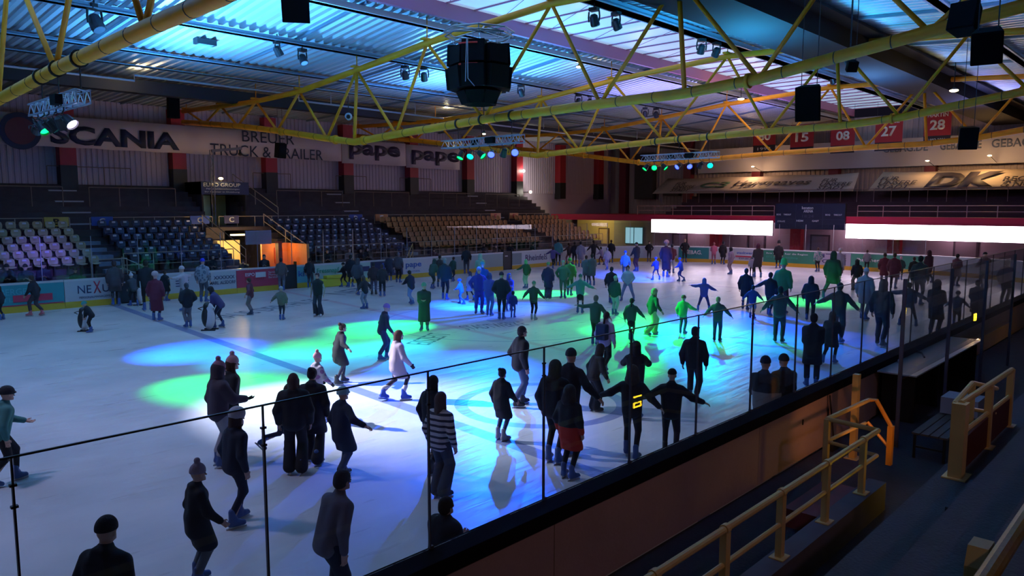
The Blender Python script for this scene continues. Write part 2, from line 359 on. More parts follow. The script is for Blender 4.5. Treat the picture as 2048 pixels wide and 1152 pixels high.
# ---- yellow tube trusses
BOT=[(46.5,9.35),(43.6,9.06),(39.6,8.63),(35.4,8.08),(30.9,7.42),(28.7,7.13),(25.7,7.28),(20.4,7.48),(15,7.56),(11.9,7.58),(9.6,7.74),(5.4,8.35),(1.5,8.9),(-3,9.3),(-6.5,9.6)]
TOP=[(46.5,10.0),(41.5,9.85),(37.5,9.75),(33.2,9.82),(28.4,10.25),(23.6,10.72),(17.1,11.08),(12.2,10.92),(7.4,10.6),(3.2,10.2),(-1,10.0),(-6.5,10.0)]
WEB=[(46.5,43.6,'d'),]
def zi(P,y):
    for (a,za),(c,zc) in zip(P,P[1:]):
        if c<=y<=a: return za+(zc-za)*(a-y)/(a-c)
    return P[-1][1]
TN=[46.,41.5,37.5,33.2,28.4,23.6,17.1,12.2,7.4,3.2,-1.]; BN=[43.6,39.6,35.4,30.9,25.7,20.4,15.,9.6,5.4,1.5,-3]
def truss(x,label,rb=.155,rt=.13,rw=.065):
    root=empty('roof_truss',(x,20,9.),0,label,'truss','yellow tube trusses under the roof'); I=Matrix.Translation((-x,-20,-9))
    def part(n,b):
        o=b.build(n,YEL,root,smooth=False); o.matrix_parent_inverse=I
        for p in o.data.polygons: p.use_smooth=len(p.vertices)==4
        return o
    b=MB(); b.tube([(x,y,z) for y,z in BOT],rb,14); bc=part('bottom_chord',b)
    for y in (30.2,28.0,9.9,4.6,35.0):
        b=MB(); z=zi(BOT,y); b.tube([(x,y+.05,z),(x,y-.05,z)],rb+.055,14); part('joint_flange',b)
    b=MB(); b.tube([(x,y,z) for y,z in TOP],rt,12); part('top_chord',b)
    for i,(t,bo) in enumerate(zip(TN,BN)):
        for (yt,yb) in ((t,bo),(TN[i+1] if i+1<len(TN) else None,bo)):
            if yt is None: continue
            b=MB(); b.tube([(x,yt,zi(TOP,yt)),(x,yb,zi(BOT,yb))],rw,8); part('web_bar',b)
    for (yt,yb) in ((28.4,28.7),(12.2,11.9)):
        b=MB(); b.tube([(x,yt,zi(TOP,yt)),(x,yb,zi(BOT,yb))],rw+.01,8); part('web_bar',b)
    for y in TN[:-1]:
        b=MB(); b.box(x-.25,x+.25,y-.12,y+.12,zi(TOP,y)+rt-.03,zi(TOP,y)+rt+.05); b.box(x-.018,x+.018,y-.018,y+.018,zi(TOP,y),roof_z(y)-.02); part('purlin_seat',b)
    b=MB()
    for y in np.arange(44,0,-1.35):
        z=zi(BOT,y); b.tube([(x,y+.012,z),(x,y-.012,z)],rb+.008,12)
    o=tag(b.build('cable_tie',BLK,bc),None,None,None,'stuff')
    o.matrix_parent_inverse=Matrix.Identity(4)
    return root
for x,l in zip(TX,['thick yellow tube truss, nearest of all, crossing the upper left corner','yellow tube truss carrying the black loudspeaker cluster','yellow tube truss carrying the blue lit lighting bar right of centre','yellow tube truss in front of the hanging red jersey banners']): truss(x,l)
# ================= BOARDS, GLASS, STANDS =================
BOARDW=mat('board_white',(.50,.54,.58),.35); KICK=mat('kick_yellow',(.55,.33,.02),.5); CAPW=mat('cap_white',(.6,.64,.68),.4)
PX2={}
def polyline_at(P,s):
    for a,c in zip(P,P[1:]):
        l=math.dist(a,c)
        if s<=l: t=s/l; return (a[0]+(c[0]-a[0])*t,a[1]+(c[1]-a[1])*t)
        s-=l
    return P[-1]
OUT=rink_outline(); LEN=[0]
for a,c in zip(OUT,OUT[1:]): LEN.append(LEN[-1]+math.dist(a,c))
TOTAL=LEN[-1]
def s_far(x): return TOTAL-(x-XB0)          # outline length of a far-side X
def s_end(y): return LEN[15]+(y-(YB0+8.5))    # of an end Y (straight part)
def strip(s0,s1,z0,z1,d0,d1,b,mi=0,step=.6):
    """slab following the boards from s0 to s1, offset d0..d1 outwards"""
    n=max(1,int(math.ceil((s1-s0)/step))); ss=[s0+(s1-s0)*k/n for k in range(n+1)]; base=len(b.v)
    for s in ss:
        p=polyline_at(OUT,s); q=polyline_at(OUT,s+.01); q0=polyline_at(OUT,s-.01); t=Vector((q[0]-q0[0],q[1]-q0[1],0)).normalized(); nn=Vector((t.y,-t.x,0))
        for d in (d0,d1):
            for z in (z0,z1): b.v.append((p[0]+nn.x*d,p[1]+nn.y*d,z))
    for k in range(n):
        a=base+4*k
        for (i,j) in ((0,1),(1,3),(3,2),(2,0)): b.f.append((a+i,a+j,a+4+j,a+4+i)); b.m.append(mi)
    b.f.append((base,base+2,base+3,base+1)); b.f.append((base+4*n,base+4*n+1,base+4*n+3,base+4*n+2)); b.m+=[mi,mi]
    return b
def board(s0,s1,face,label,deco=None,group='advert boards round the rink'):
    p=polyline_at(OUT,(s0+s1)/2); root=empty('dasher_board',(p[0],p[1],0),0,label,'rink board',group); I=Matrix.Translation((-p[0],-p[1],0))
    def part(n,b,m):
        o=b.build(n,m,root); o.matrix_parent_inverse=I; return o
    part('panel',strip(s0+.01,s1-.01,.26,1.12,.0,.12,MB()),face); part('kick_plate',strip(s0+.005,s1-.005,.0,.26,-.012,.12,MB()),KICK)
    part('cap_rail',strip(s0+.005,s1-.005,1.12,1.2,-.01,.2,MB()),CAPW)
    part('backing',strip(s0+.02,s1-.02,0,1.12,.12,.2,MB()),mat('board_back',(.08,.08,.1),.7))
    root['_s']=0; del root['_s']
    if deco: deco(root,I)
    return root
def on_far(root,I,items,y=34.985):
    for it in items:
        if it[0]=='t': _,s,x0,x1,z0,h,c=it[:7]; o=text('lettering',s,c,root,(x0,y,z0),ROT_Y,x1-x0,h,bold=it[7] if len(it)>7 else 0.); 
        else:
            _,x0,x1,z0,z1,c=it; b=MB(); b.box(x0,x1,y-.006,y+.01,z0,z1); o=b.build('advert_field',c,root)
        o.matrix_parent_inverse=I
def on_end(root,I,items,x=51.985):
    for it in items:
        if it[0]=='t': _,s,y0,y1,z0,h,c=it[:7]; o=text('lettering',s,c,root,(x,y0,z0),ROT_X,y0-y1,h,bold=it[7] if len(it)>7 else 0.)
        else:
            _,y0,y1,z0,z1,c=it; b=MB(); b.box(x-.006,x+.01,min(y0,y1),max(y0,y1),z0,z1); o=b.build('advert_field',c,root)
        o.matrix_parent_inverse=I
NAVY=mat('navy_print',(.02,.03,.10),.5); REDP=mat('red_print',(.45,.03,.06),.5); TEAL=mat('teal_print',(.04,.30,.34),.5); CYP=mat('cyan_print',(.10,.42,.50),.5)
GRN=mat('green_print',(.03,.20,.12),.5); GRNL=mat('light_green_print',(.05,.38,.25),.5); WPR=mat('white_print',(.7,.72,.76),.5); PUR=mat('purple_print',(.05,.03,.12),.5); GREYP=mat('grey_print',(.20,.26,.26),.5); BLUP=mat('blue_print',(.03,.10,.40),.5)
DKGATE=mat('gate_dark',(.012,.014,.02),.5)
def far_board(x0,x1,face,label,items=()): return board(s_far(x1),s_far(x0),face,label,lambda r,I: on_far(r,I,items))
far_board(-8,5.9,BOARDW,'white rink board beyond the left edge of the photo')
far_board(5.9,9.75,TEAL,'teal rink board with a red oval, far left of the rink',[('t','GERSTENBERGER',6.1,8.6,.72,.25,CYP),('t','DIENSTLEISTUNG',6.6,9.3,.45,.16,CYP),('b',7.9,9.3,.42,.7,REDP),('b',5.95,9.7,.27,.31,REDP)])
far_board(9.75,11.75,BOARDW,'white rink board with dark lettering and a red X at far left',[('t','NE',10.25,10.78,.58,.34,NAVY,.005),('t','X',10.86,11.16,.55,.52,REDP,.01),('t','US',11.22,11.72,.58,.34,NAVY,.005),('t','PERSONALMANAGEMENT',10.3,11.7,.36,.09,NAVY)])
def gate(x0,x1,label):
    root=empty('rink_gate',((x0+x1)/2,35,0),0,label,'gate','dark gates in the far boards')
    I=Matrix.Translation((-(x0+x1)/2,-35,0)); b=MB(); b.box(x0+.03,x1-.03,35,35.1,.04,1.25); o=b.build('gate_leaf',DKGATE,root); o.matrix_parent_inverse=I
    b=MB(); b.box(x0,x0+.05,34.98,35.2,0,1.4); b.box(x1-.05,x1,34.98,35.2,0,1.4); o=b.build('post',BLK,root); o.matrix_parent_inverse=I
    b=MB(); b.box(x0+.15,x0+.4,34.96,35,.9,.96); o=b.build('latch',STEEL,root); o.matrix_parent_inverse=I
gate(11.75,12.75,'dark open gate in the boards right of the white board with the red X')
far_board(12.75,17.3,BOARDW,'long white rink board with dark diamond logos and a place name',[('t','HUB',12.95,13.45,.78,.16,GREYP),('t','DUS',12.95,13.45,.58,.16,GREYP),('b',14.35,14.95,.8,.84,NAVY),('b',14.35,14.95,.68,.72,NAVY),('b',14.35,14.85,.56,.6,NAVY),
   ('t','MARL ALSDORF',15.95,17.25,.52,.16,NAVY,.01),('t','◆◇◆◇◆◇',16.05,17.2,.74,.2,NAVY)]) if False else far_board(12.75,17.3,BOARDW,'long white rink board with dark diamond logos and a place name',[('t','HUB',12.95,13.45,.78,.16,GREYP),('t','DUS',12.95,13.45,.58,.16,GREYP),('b',14.35,14.95,.8,.84,NAVY),('b',14.35,14.95,.68,.72,NAVY),('b',14.35,14.85,.56,.6,NAVY),
   ('t','MARL ALSDORF',15.95,17.25,.52,.16,NAVY,.01),('t','XXXXXX',16.15,17.2,.76,.17,NAVY,.01)])
far_board(17.3,19.7,REDP,'red rink board with white box lettering left of the lit passage',[('b',18.3,18.85,.72,.98,WPR),('t','ESPO',17.75,18.25,.8,.17,WPR,.02),('t','TOR CARRE',17.75,18.8,.6,.13,REDP,.02),('t','Service\nMontage\nBeratung',19.0,19.6,.6,.4,WPR)])
gate(19.7,20.6,'dark gate in the boards before the orange lit stairway')
far_board(20.6,21.6,CYP,'short cyan rink board right of the orange stairway',[('t','kita',20.7,21.5,.6,.3,BLUP,.01)])
far_board(21.6,25.3,mat('pale_green_board',(.38,.60,.55),.4),'pale green rink board with green script in left centre',[('t','Fressnapf',21.8,23.2,.62,.34,GRNL,.02),('b',24.6,25.2,.62,.9,NAVY)])
far_board(25.3,26.8,NAVY,'navy rink board with a bright blue screen panel',[('b',26.1,26.7,.7,1.02,BLUP),('t','Partner',25.4,26.0,.4,.14,WPR)])
far_board(26.8,27.6,NAVY,'dark navy rink board with a white arch logo',[('t','O',27.0,27.4,.62,.36,WPR,.02),('t','DVAG',26.95,27.45,.42,.12,WPR,.01)])
far_board(27.6,29.9,BOARDW,'white rink board with blue rounded lettering',[('t','pape',27.8,29.0,.56,.34,BLUP,.02),('t','EDELSTAHL',27.85,28.9,.36,.1,BLUP)])
far_board(29.9,36.1,mat('grey_green_board',(.26,.34,.34),.4),'long grey green rink board behind the middle skaters')
gate(36.1,36.95,'dark gate left of the white board with the violet word')
far_board(36.95,41.5,BOARDW,'white rink board with a tall violet word',[('b',36.97,37.9,.3,1.08,GREYP),('t','Rheinfels',38.3,40.6,.5,.42,PUR,.005)])
s=s_far(41.5); e=LEN[15]
corner0=s_end(YB1-8.5); 
board(s_far(43.5)-6,s_far(41.5),BOARDW,'white curved rink board at the start of the far corner')
board(s_end(30.0)if False else s_end(26.5)+4.2,s_far(43.5)-6,BOARDW,'white curved rink board with small grey logos in the far corner')
def end_board(y0,y1,face,label,items=()): return board(s_end(y1),s_end(y0),face,label,lambda r,I: on_end(r,I,items))
board(s_end(26.5)+1.9,s_end(26.5)+4.2,mat('green_blue_board',(.03,.22,.22),.45),'teal rink board with white capitals at the far end',None)
board(s_end(26.5),s_end(26.5)+1.9,BOARDW,'white rink board right of the teal corner board')
end_board(26.5,24.15,BOARDW,'white rink board with red and blue print, left of the green boards',[('t','stadtwerke',26.2,24.6,.75,.2,BLUP,.01),('b',26.3,24.3,.52,.62,REDP),('t','EINKAUF',26.0,24.5,.36,.12,PUR)])
end_board(24.15,20.3,GRN,'green rink board with two lines of white print, behind the end skaters',[('t','Ihre Energie fuer die Region',23.9,20.9,.82,.15,WPR),('t','Eine gute Verbindung',23.9,21.6,.56,.14,GRNL)])
end_board(20.3,18.0,mat('lilac_board',(.36,.34,.42),.4),'pale lilac rink board with the dark letters TE and CENT',[('t','ITE',19.9,18.3,.78,.26,PUR,.01),('t','CENT',19.9,18.3,.4,.26,PUR,.01)])
end_board(18.0,13.5,GRNL if False else mat('mid_green_board',(.05,.25,.16),.45),'green rink board with white words at the right end',[('t','Ihr Energie',17.6,15.7,.55,.3,WPR,.01)])
board(LEN[1],LEN[15],BOARDW,'white curved rink board in the near right corner')
GB=text('lettering','GEBAG.',WPR,None,(0,0,0),ROT_X,1.35,.3,bold=.02); 
_p=polyline_at(OUT,s_end(26.5)+3.75); _q=polyline_at(OUT,s_end(26.5)+2.35); GB.location=(_p[0]-.06,_p[1],.6); GB.rotation_euler=(math.pi/2,0,math.atan2(_q[1]-_p[1],_q[0]-_p[0]))
for o in COL.objects:
    if o.get('label')=='teal rink board with white capitals at the far end': GB.parent=o; GB.matrix_parent_inverse=Matrix.Translation(-o.location)
# near side board: one run of dark panels, seen from the outside
PINKC=mat('board_outside',(.42,.28,.27),.75,noise=(.8,.3),bump=(12,.3))
for (x0,x1,l) in [(-8,5.8,'pinkish grey outside of the near rink board, lower left stretch'),(5.8,10.6,'pinkish grey outside of the near rink board, middle stretch by the walkway'),(10.6,15.2,'pinkish grey outside of the near rink board with dark stains by the yellow gate rail'),(15.2,43.5,'dark outside of the near rink board beyond the timekeeping table')]:
    root=empty('dasher_board',((x0+x1)/2,4.93,0),0,l,'rink board','near side boards'); I=Matrix.Translation((-(x0+x1)/2,-4.93,0))
    def part(n,b,m,r=root,I=I):
        o=b.build(n,m,r); o.matrix_parent_inverse=I; return o
    b=MB(); b.box(x0+.005,x1-.005,4.88,4.99,0.02,1.0); part('panel',b,PINKC)
    b=MB(); b.box(x0,x1,4.99,5.,.26,1.1); part('inner_face',b,BOARDW)
    b=MB(); b.box(x0,x1,4.99,5.012,0,.26); part('kick_plate',b,KICK)
    b=MB(); b.prism([(4.82,.97),(4.82,1.13),(5.03,1.17),(5.03,1.06),(4.99,.97)],x0,x1); part('cap_rail',b,mat('black_cap',(.006,.005,.008),.8,spec=.1))
    if x0==10.6:
        b=MB()
        for (x,z,w,h) in [(14.6,.78,.04,.2),(13.3,.55,.05,.12),(12.2,.62,.04,.09),(14.5,.3,.05,.22)]: b.box(x,x+w,4.868,4.885,z,z+h)
        part('latch',b,BLK)
# near glass
def ordw(n):
    o=['zeroth','first','second','third','fourth','fifth','sixth','seventh','eighth','ninth','tenth','eleventh','twelfth','thirteenth','fourteenth','fifteenth','sixteenth','seventeenth','eighteenth','nineteenth','twentieth']
    if n<=20: return o[max(0,n)]
    t={2:'twenty',3:'thirty',4:'forty'}[n//10]; return (t[:-1]+'ieth') if n%10==0 else t+'-'+o[n%10]
GX=[-5.2,-3.6,-2.05,-.5,1.06,2.63,4.2,5.76,7.33,8.9,10.5,12.1,13.7]+[15.25+1.6*k for k in range(18)]
for i,(a,c) in enumerate(zip(GX,GX[1:])):
    if c<0: continue
    m=(a+c)/2
    root=empty('rink_glass',(m,5.,1.172),0,'clear rink glass panel standing on the near board',None,None); root['label']='clear rink glass pane on the near board, '+ordw(i-3)+' from the left'; tag(root,None,'glass panel','near glass panels')
    b=MB(); b.box(a+.012-m,c-.012-m,-.005,.005,0,1.63); b.build('pane',GLASS,root)
    b=MB(); b.box(a-.004-m,a+.006-m,-.01,.01,0,1.64); b.box(a-m+.12,a-m+.15,-.012,-.006,1.3,1.62) if False else None; b.build('edge_strip',BLK,root)
    b=MB(); b.box(a-m+.0,c-m,-.008,.008,1.63,1.642); b.build('top_edge',mat('glass_edge',(.04,.05,.06),.3),root)
    b=MB(); b.box(a-.018-m,a+.02-m,-.014,.014,1.46,1.475); b.box(a-.018-m,a+.02-m,-.014,.014,1.33,1.345); b.box(a-.0-m,a+.03-m,-.02,.02,.0,.03); b.box(a-.006-m,a+.006-m,-.014,.014,.0,1.475); b.build('clamp',mat('clamp_dark',(.05,.05,.07),.5),root)
# far and end glass
def fglass(s0,s1,z1,i):
    p=polyline_at(OUT,(s0+s1)/2); root=empty('rink_glass',(p[0],p[1],1.2),0,'clear glass pane on the boards across the ice, '+ordw(36-i)+' from the left','glass panel','far glass panels'); I=Matrix.Translation((-p[0],-p[1],-1.2))
    o=strip(s0+.01,s1-.01,1.2,z1,.08,.09,MB(),step=3).build('pane',GLASS,root); o.matrix_parent_inverse=I
    o=strip(s0-.012,s0+.012,1.2,z1,.07,.1,MB()).build('edge_strip',mat('glass_strip',(.25,.25,.3),.4),root); o.matrix_parent_inverse=I
s=LEN[14]+1; i=0
while s<TOTAL-12:
    fglass(s,s+1.9,3.0,i); s+=1.9; i+=1

# ---- far stand: stepped concrete, seats, terrace
SEATY=[38+.85*k for k in range(6)]; SEATZ=[1.54,1.83,2.12,2.43,2.74,3.08]
def stand_profile():
    P=[(37.4,-.0),(37.4,1.12)]
    for k in range(6):
        y=37.55+.85*k; z=SEATZ[k]-.42; P+=[(y,z),(y+.85,z)]
    y=42.65; P+=[(y,3.05),(43.7,3.05)]
    z=3.05; y=43.7
    for k in range(8): z+=.3; P+=[(y,z),(y+.53,z)]; y+=.53
    P+=[(47.98,z),(47.98,0)]
    return P
SP=stand_profile()
STEPM=mat('terrace_concrete',(.055,.04,.045),.8,noise=(2,.4)); BLUESTEP=mat('step_edge_blue',(.20,.26,.34),.7)
def stand(x0,x1,P=SP,name='terrace'): b=MB(); b.prism(P,x0,x1); return struct(b.build(name,STEPM))
stand(-13.9,19.2); stand(22.9,51.6)
P2=[(42.65,0),(42.65,3.05),(43.7,3.05)]+[p for p in SP if p[0]>43.69 and p[1]>3.06][:]
stand(19.2,20.3,[(42.3,0),(42.3,3.05)]+[p for p in SP if p[0]>=43.7]); stand(20.3,22.9,[(42.3,2.85),(42.3,3.05),(47.9,3.05),(47.9,2.85)],'landing')
# pale step edges on the aisles (each step its own)
NOSE=mat('step_paint',(.42,.42,.46),.7)
def aisle(xa,xb,x2a,x2b,lab):
    for k in range(4):
        z=3.05+.3*(2*k+1); y=43.7+.53*(2*k); 
        if k==0: z=3.35;y=43.7
        xx=x2a; b=MB(); b.box(xx,x2b,y-.02,y+.16,z-.06,z+.015); tag(b.build('step_edge',NOSE),'pale painted step edge '+lab+', '+ordw(k+1)+' from below','step edge','painted step edges of the terrace '+lab)
    for k in range(5):
        y=37.55+.85*k+.4; z=SEATZ[k]-.42; b=MB(); b.box(xa,xb,y,y+.45,z,z+.18); tag(b.build('aisle_step',BLUESTEP),'blue grey step '+lab+', '+ordw(k+1)+' from below','step','aisle steps '+lab)
aisle(12.35,13.3,12.6,14.0,'between yellow block B and blue block C')
aisle(30.45,31.2,30.2,31.4,'between blue block D and yellow block E')
for k in range(4):
    z=3.05+.3*(2*k+1); y=43.7+.53*(2*k); b=MB(); b.box(44.0+.0,45.2,y-.02,y+.16,z-.06,z+.015); tag(b.build('step_edge',NOSE),'pale painted step edge near the far corner, '+ordw(k+1)+' from below','step edge','painted step edges near the far corner')
# seats
def seat_proto(colname,col,tagcol):
    root=empty('stadium_seat'); m=mat(colname,col,.45)
    b=MB(); n=7
    # back shell, facing -Y, curved; then the pan
    rows=[(.0,.16,.0),(.19,.17,.02),(.19,.32,.05),(.14,.42,.07)]
    vs=[];
    for (hw,z,yo) in [(.16,.10,-.02),(.20,.18,.0),(.215,.30,.03),(.19,.40,.055),(.12,.445,.07)]:
        for k in range(n):
            t=-1+2*k/(n-1); vs.append((hw*t,yo+.17-.06*t*t,z))
    fs=[(i*n+k,i*n+k+1,(i+1)*n+k+1,(i+1)*n+k) for i in range(4) for k in range(n-1)]
    b.add(vs,fs); vs=[]
    for (hw,y,z) in [(.16,.16,.10),(.20,.08,.055),(.21,-.08,.05),(.19,-.2,.075),(.18,-.22,.04)]:
        for k in range(n):
            t=-1+2*k/(n-1); vs.append((hw*t,y,z+.03*t*t))
    b.add(vs,fs); o=b.build('shell',m,root,smooth=True)
    s=o.modifiers.new('t','SOLIDIFY'); s.thickness=.02
    b=MB(); b.box(-.03,.03,-.05,.2,-.4,.06); b.build('bracket',BLK,root)
    if tagcol: 
        b=MB(); b.box(-.085,.085,.115,.125,.31,.40); p=b.build('number_plate',tagcol,root)
    return root
TAGW=mat('number_plate_white',(.55,.58,.64),.5)
PR={'y':seat_proto('seat_yellow',(.36,.31,.19),TAGW),'b':seat_proto('seat_blue',(.008,.018,.055),TAGW),'o':seat_proto('seat_ochre',(.32,.14,.04),None)}
blocks=[('y',7.2,12.2,'yellow','B at far left'),('b',13.5,18.95,'blue','C left of the lit passage'),('b',23.1,30.3,'blue','D right of the orange stairway'),('o',31.4,43.7,'ochre','E in the middle of the far stand'),('o',45.0,50.8,'ochre','F in the far corner')]
cand=[]
for (k,x0,x1,cn,bl) in blocks:
    for r in range(6):
        x=x0+.25+(r*.0)
        while x<x1-.2:
            cand.append((math.hypot(x,SEATY[r]),k,x,r,cn,bl)); x+=.56 if k!='o' else .52
cand.sort(); used={'y':0,'b':0,'o':0}; rest=MB()
for n,(d,k,x,r,cn,bl) in enumerate(cand):
    if n<300:
        t=PR[k] if not used[k] else copy_tree(PR[k]); used[k]=1
        t.location=(x,SEATY[r],SEATZ[r]); tag(t,cn+' seat, '+('front','second','third','fourth','fifth','back')[r]+' row of block '+bl,'seat',cn+' seats of block '+bl)
        if k=='y' and random.random()<.0: pass
    else:
        M=Matrix.Translation((x,SEATY[r],SEATZ[r])); sh=[c for c in PR['o'].children if c.name.startswith('shell')][0].data
        rest.add([tuple(M@v.co) for v in sh.vertices],[tuple(p.vertices) for p in sh.polygons])
tag(rest.build('stadium_seats',MC['seat_ochre'],smooth=True),'ochre plastic seats massed in the farthest block by the corner','seats',None,'stuff')
# letter boards and rail along the walkway above the seats
def railing(name,x0,x1,y,z,h,step,label,group,mt=GREYRAIL,r=.022,mid=True,axis='x',cat='railing'):
    L=x1-x0; n=max(1,int(round(L/step))); root=empty(name,(x0,y,z) if axis=='x' else (y,x0,z),0 if axis=='x' else math.pi/2,label,cat,group)
    for k in range(n+1):
        b=MB(); b.tube([(L*k/n,0,0),(L*k/n,0,h)],r,6); b.build('post',mt,root)
    b=MB(); b.tube([(0,0,h),(L,0,h)],r,6); b.build('top_rail',mt,root)
    if mid: b=MB(); b.tube([(0,0,h*.5),(L,0,h*.5)],r*.8,6); b.build('mid_rail',mt,root)
    return root
for (x0,x1,l) in [(-2,12.35,'tan rail behind yellow seat block B'),(13.3,19.8,'tan rail behind blue seat block C'),(20.2,30.3,'tan rail behind the passage and blue block D'),(31.3,43.8,'tan rail behind ochre seat block E'),(44.8,50.,'tan rail behind the farthest ochre block F')]:
    railing('railing',x0,x1,42.75,3.05,.62,1.15,l,'rails above the far seats',mid=False)
def sign(x0,x1,s,face,ink,label,y=42.715,z0=3.25,z1=3.72):
    root=empty('letter_sign',((x0+x1)/2,y,z0),0,label,'sign','block letter signs'); w=(x1-x0)/2
    b=MB(); b.box(-w,w,-.02,.02,0,z1-z0); b.build('board',face,root); lw=.3
    text('lettering',s,ink,root,(-lw/2,-.026,.08),ROT_Y,lw,z1-z0-.16,bold=.03)
SY=mat('sign_yellow',(.45,.33,.06),.5); SB=mat('sign_blue',(.03,.08,.38),.5); SO=mat('sign_orange',(.55,.22,.08),.5)
sign(11.2,12.3,'B',SY,BLK,'yellow sign with black letter B on the far rail'); sign(13.35,14.4,'C',SB,WPR,'blue sign with white letter C, left one on the far rail')
sign(18.5,19.6,'C',SB,WPR,'blue sign with white letter C just left of the stairs'); sign(20.5,21.4,'C',mat('sign_dim',(.06,.06,.14),.5),WPR,'dim blue sign with letter C right of the doorway')
sign(29.2,30.25,'D',SB,WPR,'blue sign with white letter D in the middle of the far rail'); sign(31.35,32.4,'E',SO,WPR,'orange sign with letter E right of the blue D sign')
sign(42.6,43.75,'E',SO,REDP,'orange sign with letter E at the right end of block E'); sign(44.8,45.85,'F',SO,REDP,'orange sign with letter F near the far corner')
# crush barriers on the terrace
for (x0,x1,k,l) in [(8.5,12.9,4,'left of the aisle under the far left advert'),(14.2,18.9,4,'above block C, lower row'),(12.8,17.2,8,'by the wall above block C'),(25.5,30.6,4,'above block D, left part'),(31.6,36.6,4,'above block E, left part'),(25.,27.8,8,'by the wall above block D'),(31.5,34.2,8,'by the wall below the rounded words'),(37.4,40.6,8,'by the wall under the last banner'),(38.6,43.,4,'above block E, right part'),(44.8,49.,4,'above block F'),(6,10.5,8,'by the wall at the far left')]:
    y=43.7+.53*k-.3; z=3.05+.3*k; railing('crush_barrier',x0,x1,y,z,1.05,1.5,'thin brown crush barrier '+l,'crush barriers on the far terrace',mt=mat('barrier_brown',(.22,.15,.11),.5),r=.025,mid=False,cat='barrier')
# front rails of the far stand
for (x0,x1,z,h,l) in [(13.0,18.4,.95,1.1,'below blue block C'),(23.3,29.5,.9,1.1,'below blue block D'),(30.,36.5,.9,1.1,'below ochre block E, left half'),(37.5,44.,.9,1.1,'below ochre block E, right half'),(44.6,50.5,.9,1.1,'below block F')]:
    railing('railing',x0,x1,37.45,z,h,1.35,'pale metal rail at the front of the far stand '+l,'front rails of the far stand')
railing('railing',11.2,12.7,36.2,.0,1.9,1.4,'pale stair rail beside the gate near the board with the red X','stair rails of the far stand')
# sloping stair rails
def slope_rail(p,q,h,label,mt=GREYRAIL):
    root=empty('handrail',p,0,label,'handrail','sloping handrails of the far stand'); d=Vector(q)-Vector(p)
    for t in (0,.5,1): b=MB(); v=d*t; b.tube([v,v+Vector((0,0,h))],.025,6); b.build('post',mt,root)
    for hh in (h,h*.5): b=MB(); b.tube([Vector((0,0,hh)),d+Vector((0,0,hh))],.025,6); b.build('rail',mt,root)
slope_rail((12.9,37.4,.9),(14.3,36.0,0),1.0,'pale sloping handrail behind the group in dark red coats')
slope_rail((19.15,42.6,2.9),(19.15,37.6,1.1),.9,'sloping handrail on the left side of the lit passage')
slope_rail((22.95,42.6,2.9),(22.95,37.6,1.1),.9,'sloping handrail on the right side of the orange stairway')
slope_rail((30.3,37.4,.9),(28.6,36.,0),1.0,'yellow sloping handrail above the lamp behind the crowd',RAILY)
slope_rail((23.4,47.3,5.45),(24.6,43.8,3.3),.9,'brown sloping handrail right of the upper doorway')
# lit passage under the stand
CREAM=mat('cream_wall',(.75,.55,.25),.7); ORG=mat('orange_wall',(.65,.20,.05),.6)
pas=MB(); pas.box(19.2,21.0,41.9,42.1,0,2.3); pas.box(19.2,19.3,37.6,42,0,1.2)
struct(pas.build('wall_passage',CREAM)); b=MB(); b.box(21.15,22.85,39.6,39.75,0,2.15); b.box(22.75,22.9,37.5,40,0,2.15); struct(b.build('wall_stair',ORG))
b=MB(); b.box(20.98,21.2,37.45,37.8,0,2.35); tag(b.build('pillar',mat('lit_red',(.6,.05,.02),.5)),'red pillar between the bright passage and the orange stairway','pillar')
b=MB(); b.box(19.5,21.,38.2,38.3,2.2,2.95); tag(b.build('fascia_panel',mat('grey_fascia',(.30,.28,.36),.5)),'grey lilac fascia panel above the bright passage','panel')
b=MB(); b.box(21.9,22.4,39.54,39.595,1.0,1.9); tag(b.build('notice_poster',mat('poster_red',(.6,.06,.03),.5)),'small red notice on the orange stairway wall','poster')
lamp('passage_lamp',(20.3,40.4,2.0),(1.,.66,.22),190,.2); lamp('stair_lamp',(22.,38.9,1.9),(1.,.5,.15),40,.15)
b=MB(); b.box(19.8,20.8,40.2,40.6,2.62,2.7); tag(b.build('ceiling_light',mat('warm_tube',(1,.8,.5),.5,emit=(1.,.72,.3),es=6)),'bright warm ceiling light inside the passage','lamp')
# upper doorway box with the group sign
db=empty('doorway_booth',(21.7,45.6,3.05),0,'dark doorway booth on the terrace under the navy sign','booth'); BT=mat('booth_dark',(.03,.02,.025),.7)
b=MB(); b.box(-1.45,-1.35,-.6,1.65,0,2.7); b.box(1.35,1.45,-.6,1.65,0,2.7); b.box(-1.45,1.45,-.6,1.65,1.95,2.7); b.build('shell',BT,db)
b=MB(); b.box(-.95,-.1,1.2,1.25,0,1.9); b.build('door',mat('door_greenish',(.35,.42,.32),.5),db); b=MB(); b.box(.0,.9,1.2,1.25,0,1.9); b.build('door',mat('door_ochre',(.28,.22,.06),.5),db)
b=MB(); b.box(-1.3,-.7,.9,1.0,.0,1.85); b.build('lit_pane',mat('pale_lit_pane',(.5,.6,.5),.5,emit=(.5,.65,.5),es=.55),db)
sg=empty('name_sign',(21.7,44.9,4.98),0,'navy sign with white capitals above the upper doorway','sign')
b=MB(); b.box(-1.5,1.55,0,.06,0,.78); b.build('board',NAVY,sg); text('lettering','ELMO GROUP',mat('sign_lettering',(.55,.55,.62),.5),sg,(-1.38,-.03,.48),ROT_Y,2.35,.22,bold=.005)
text('lettering','Personaldienstleistungen',mat('sign_lettering',(.55,.55,.62),.5),sg,(-1.2,-.03,.28),ROT_Y,2.1,.1); text('lettering','Ihr Partner in Duisburg',mat('sign_lettering',(.55,.55,.62),.5),sg,(-1.3,-.03,.1),ROT_Y,2.2,.1)
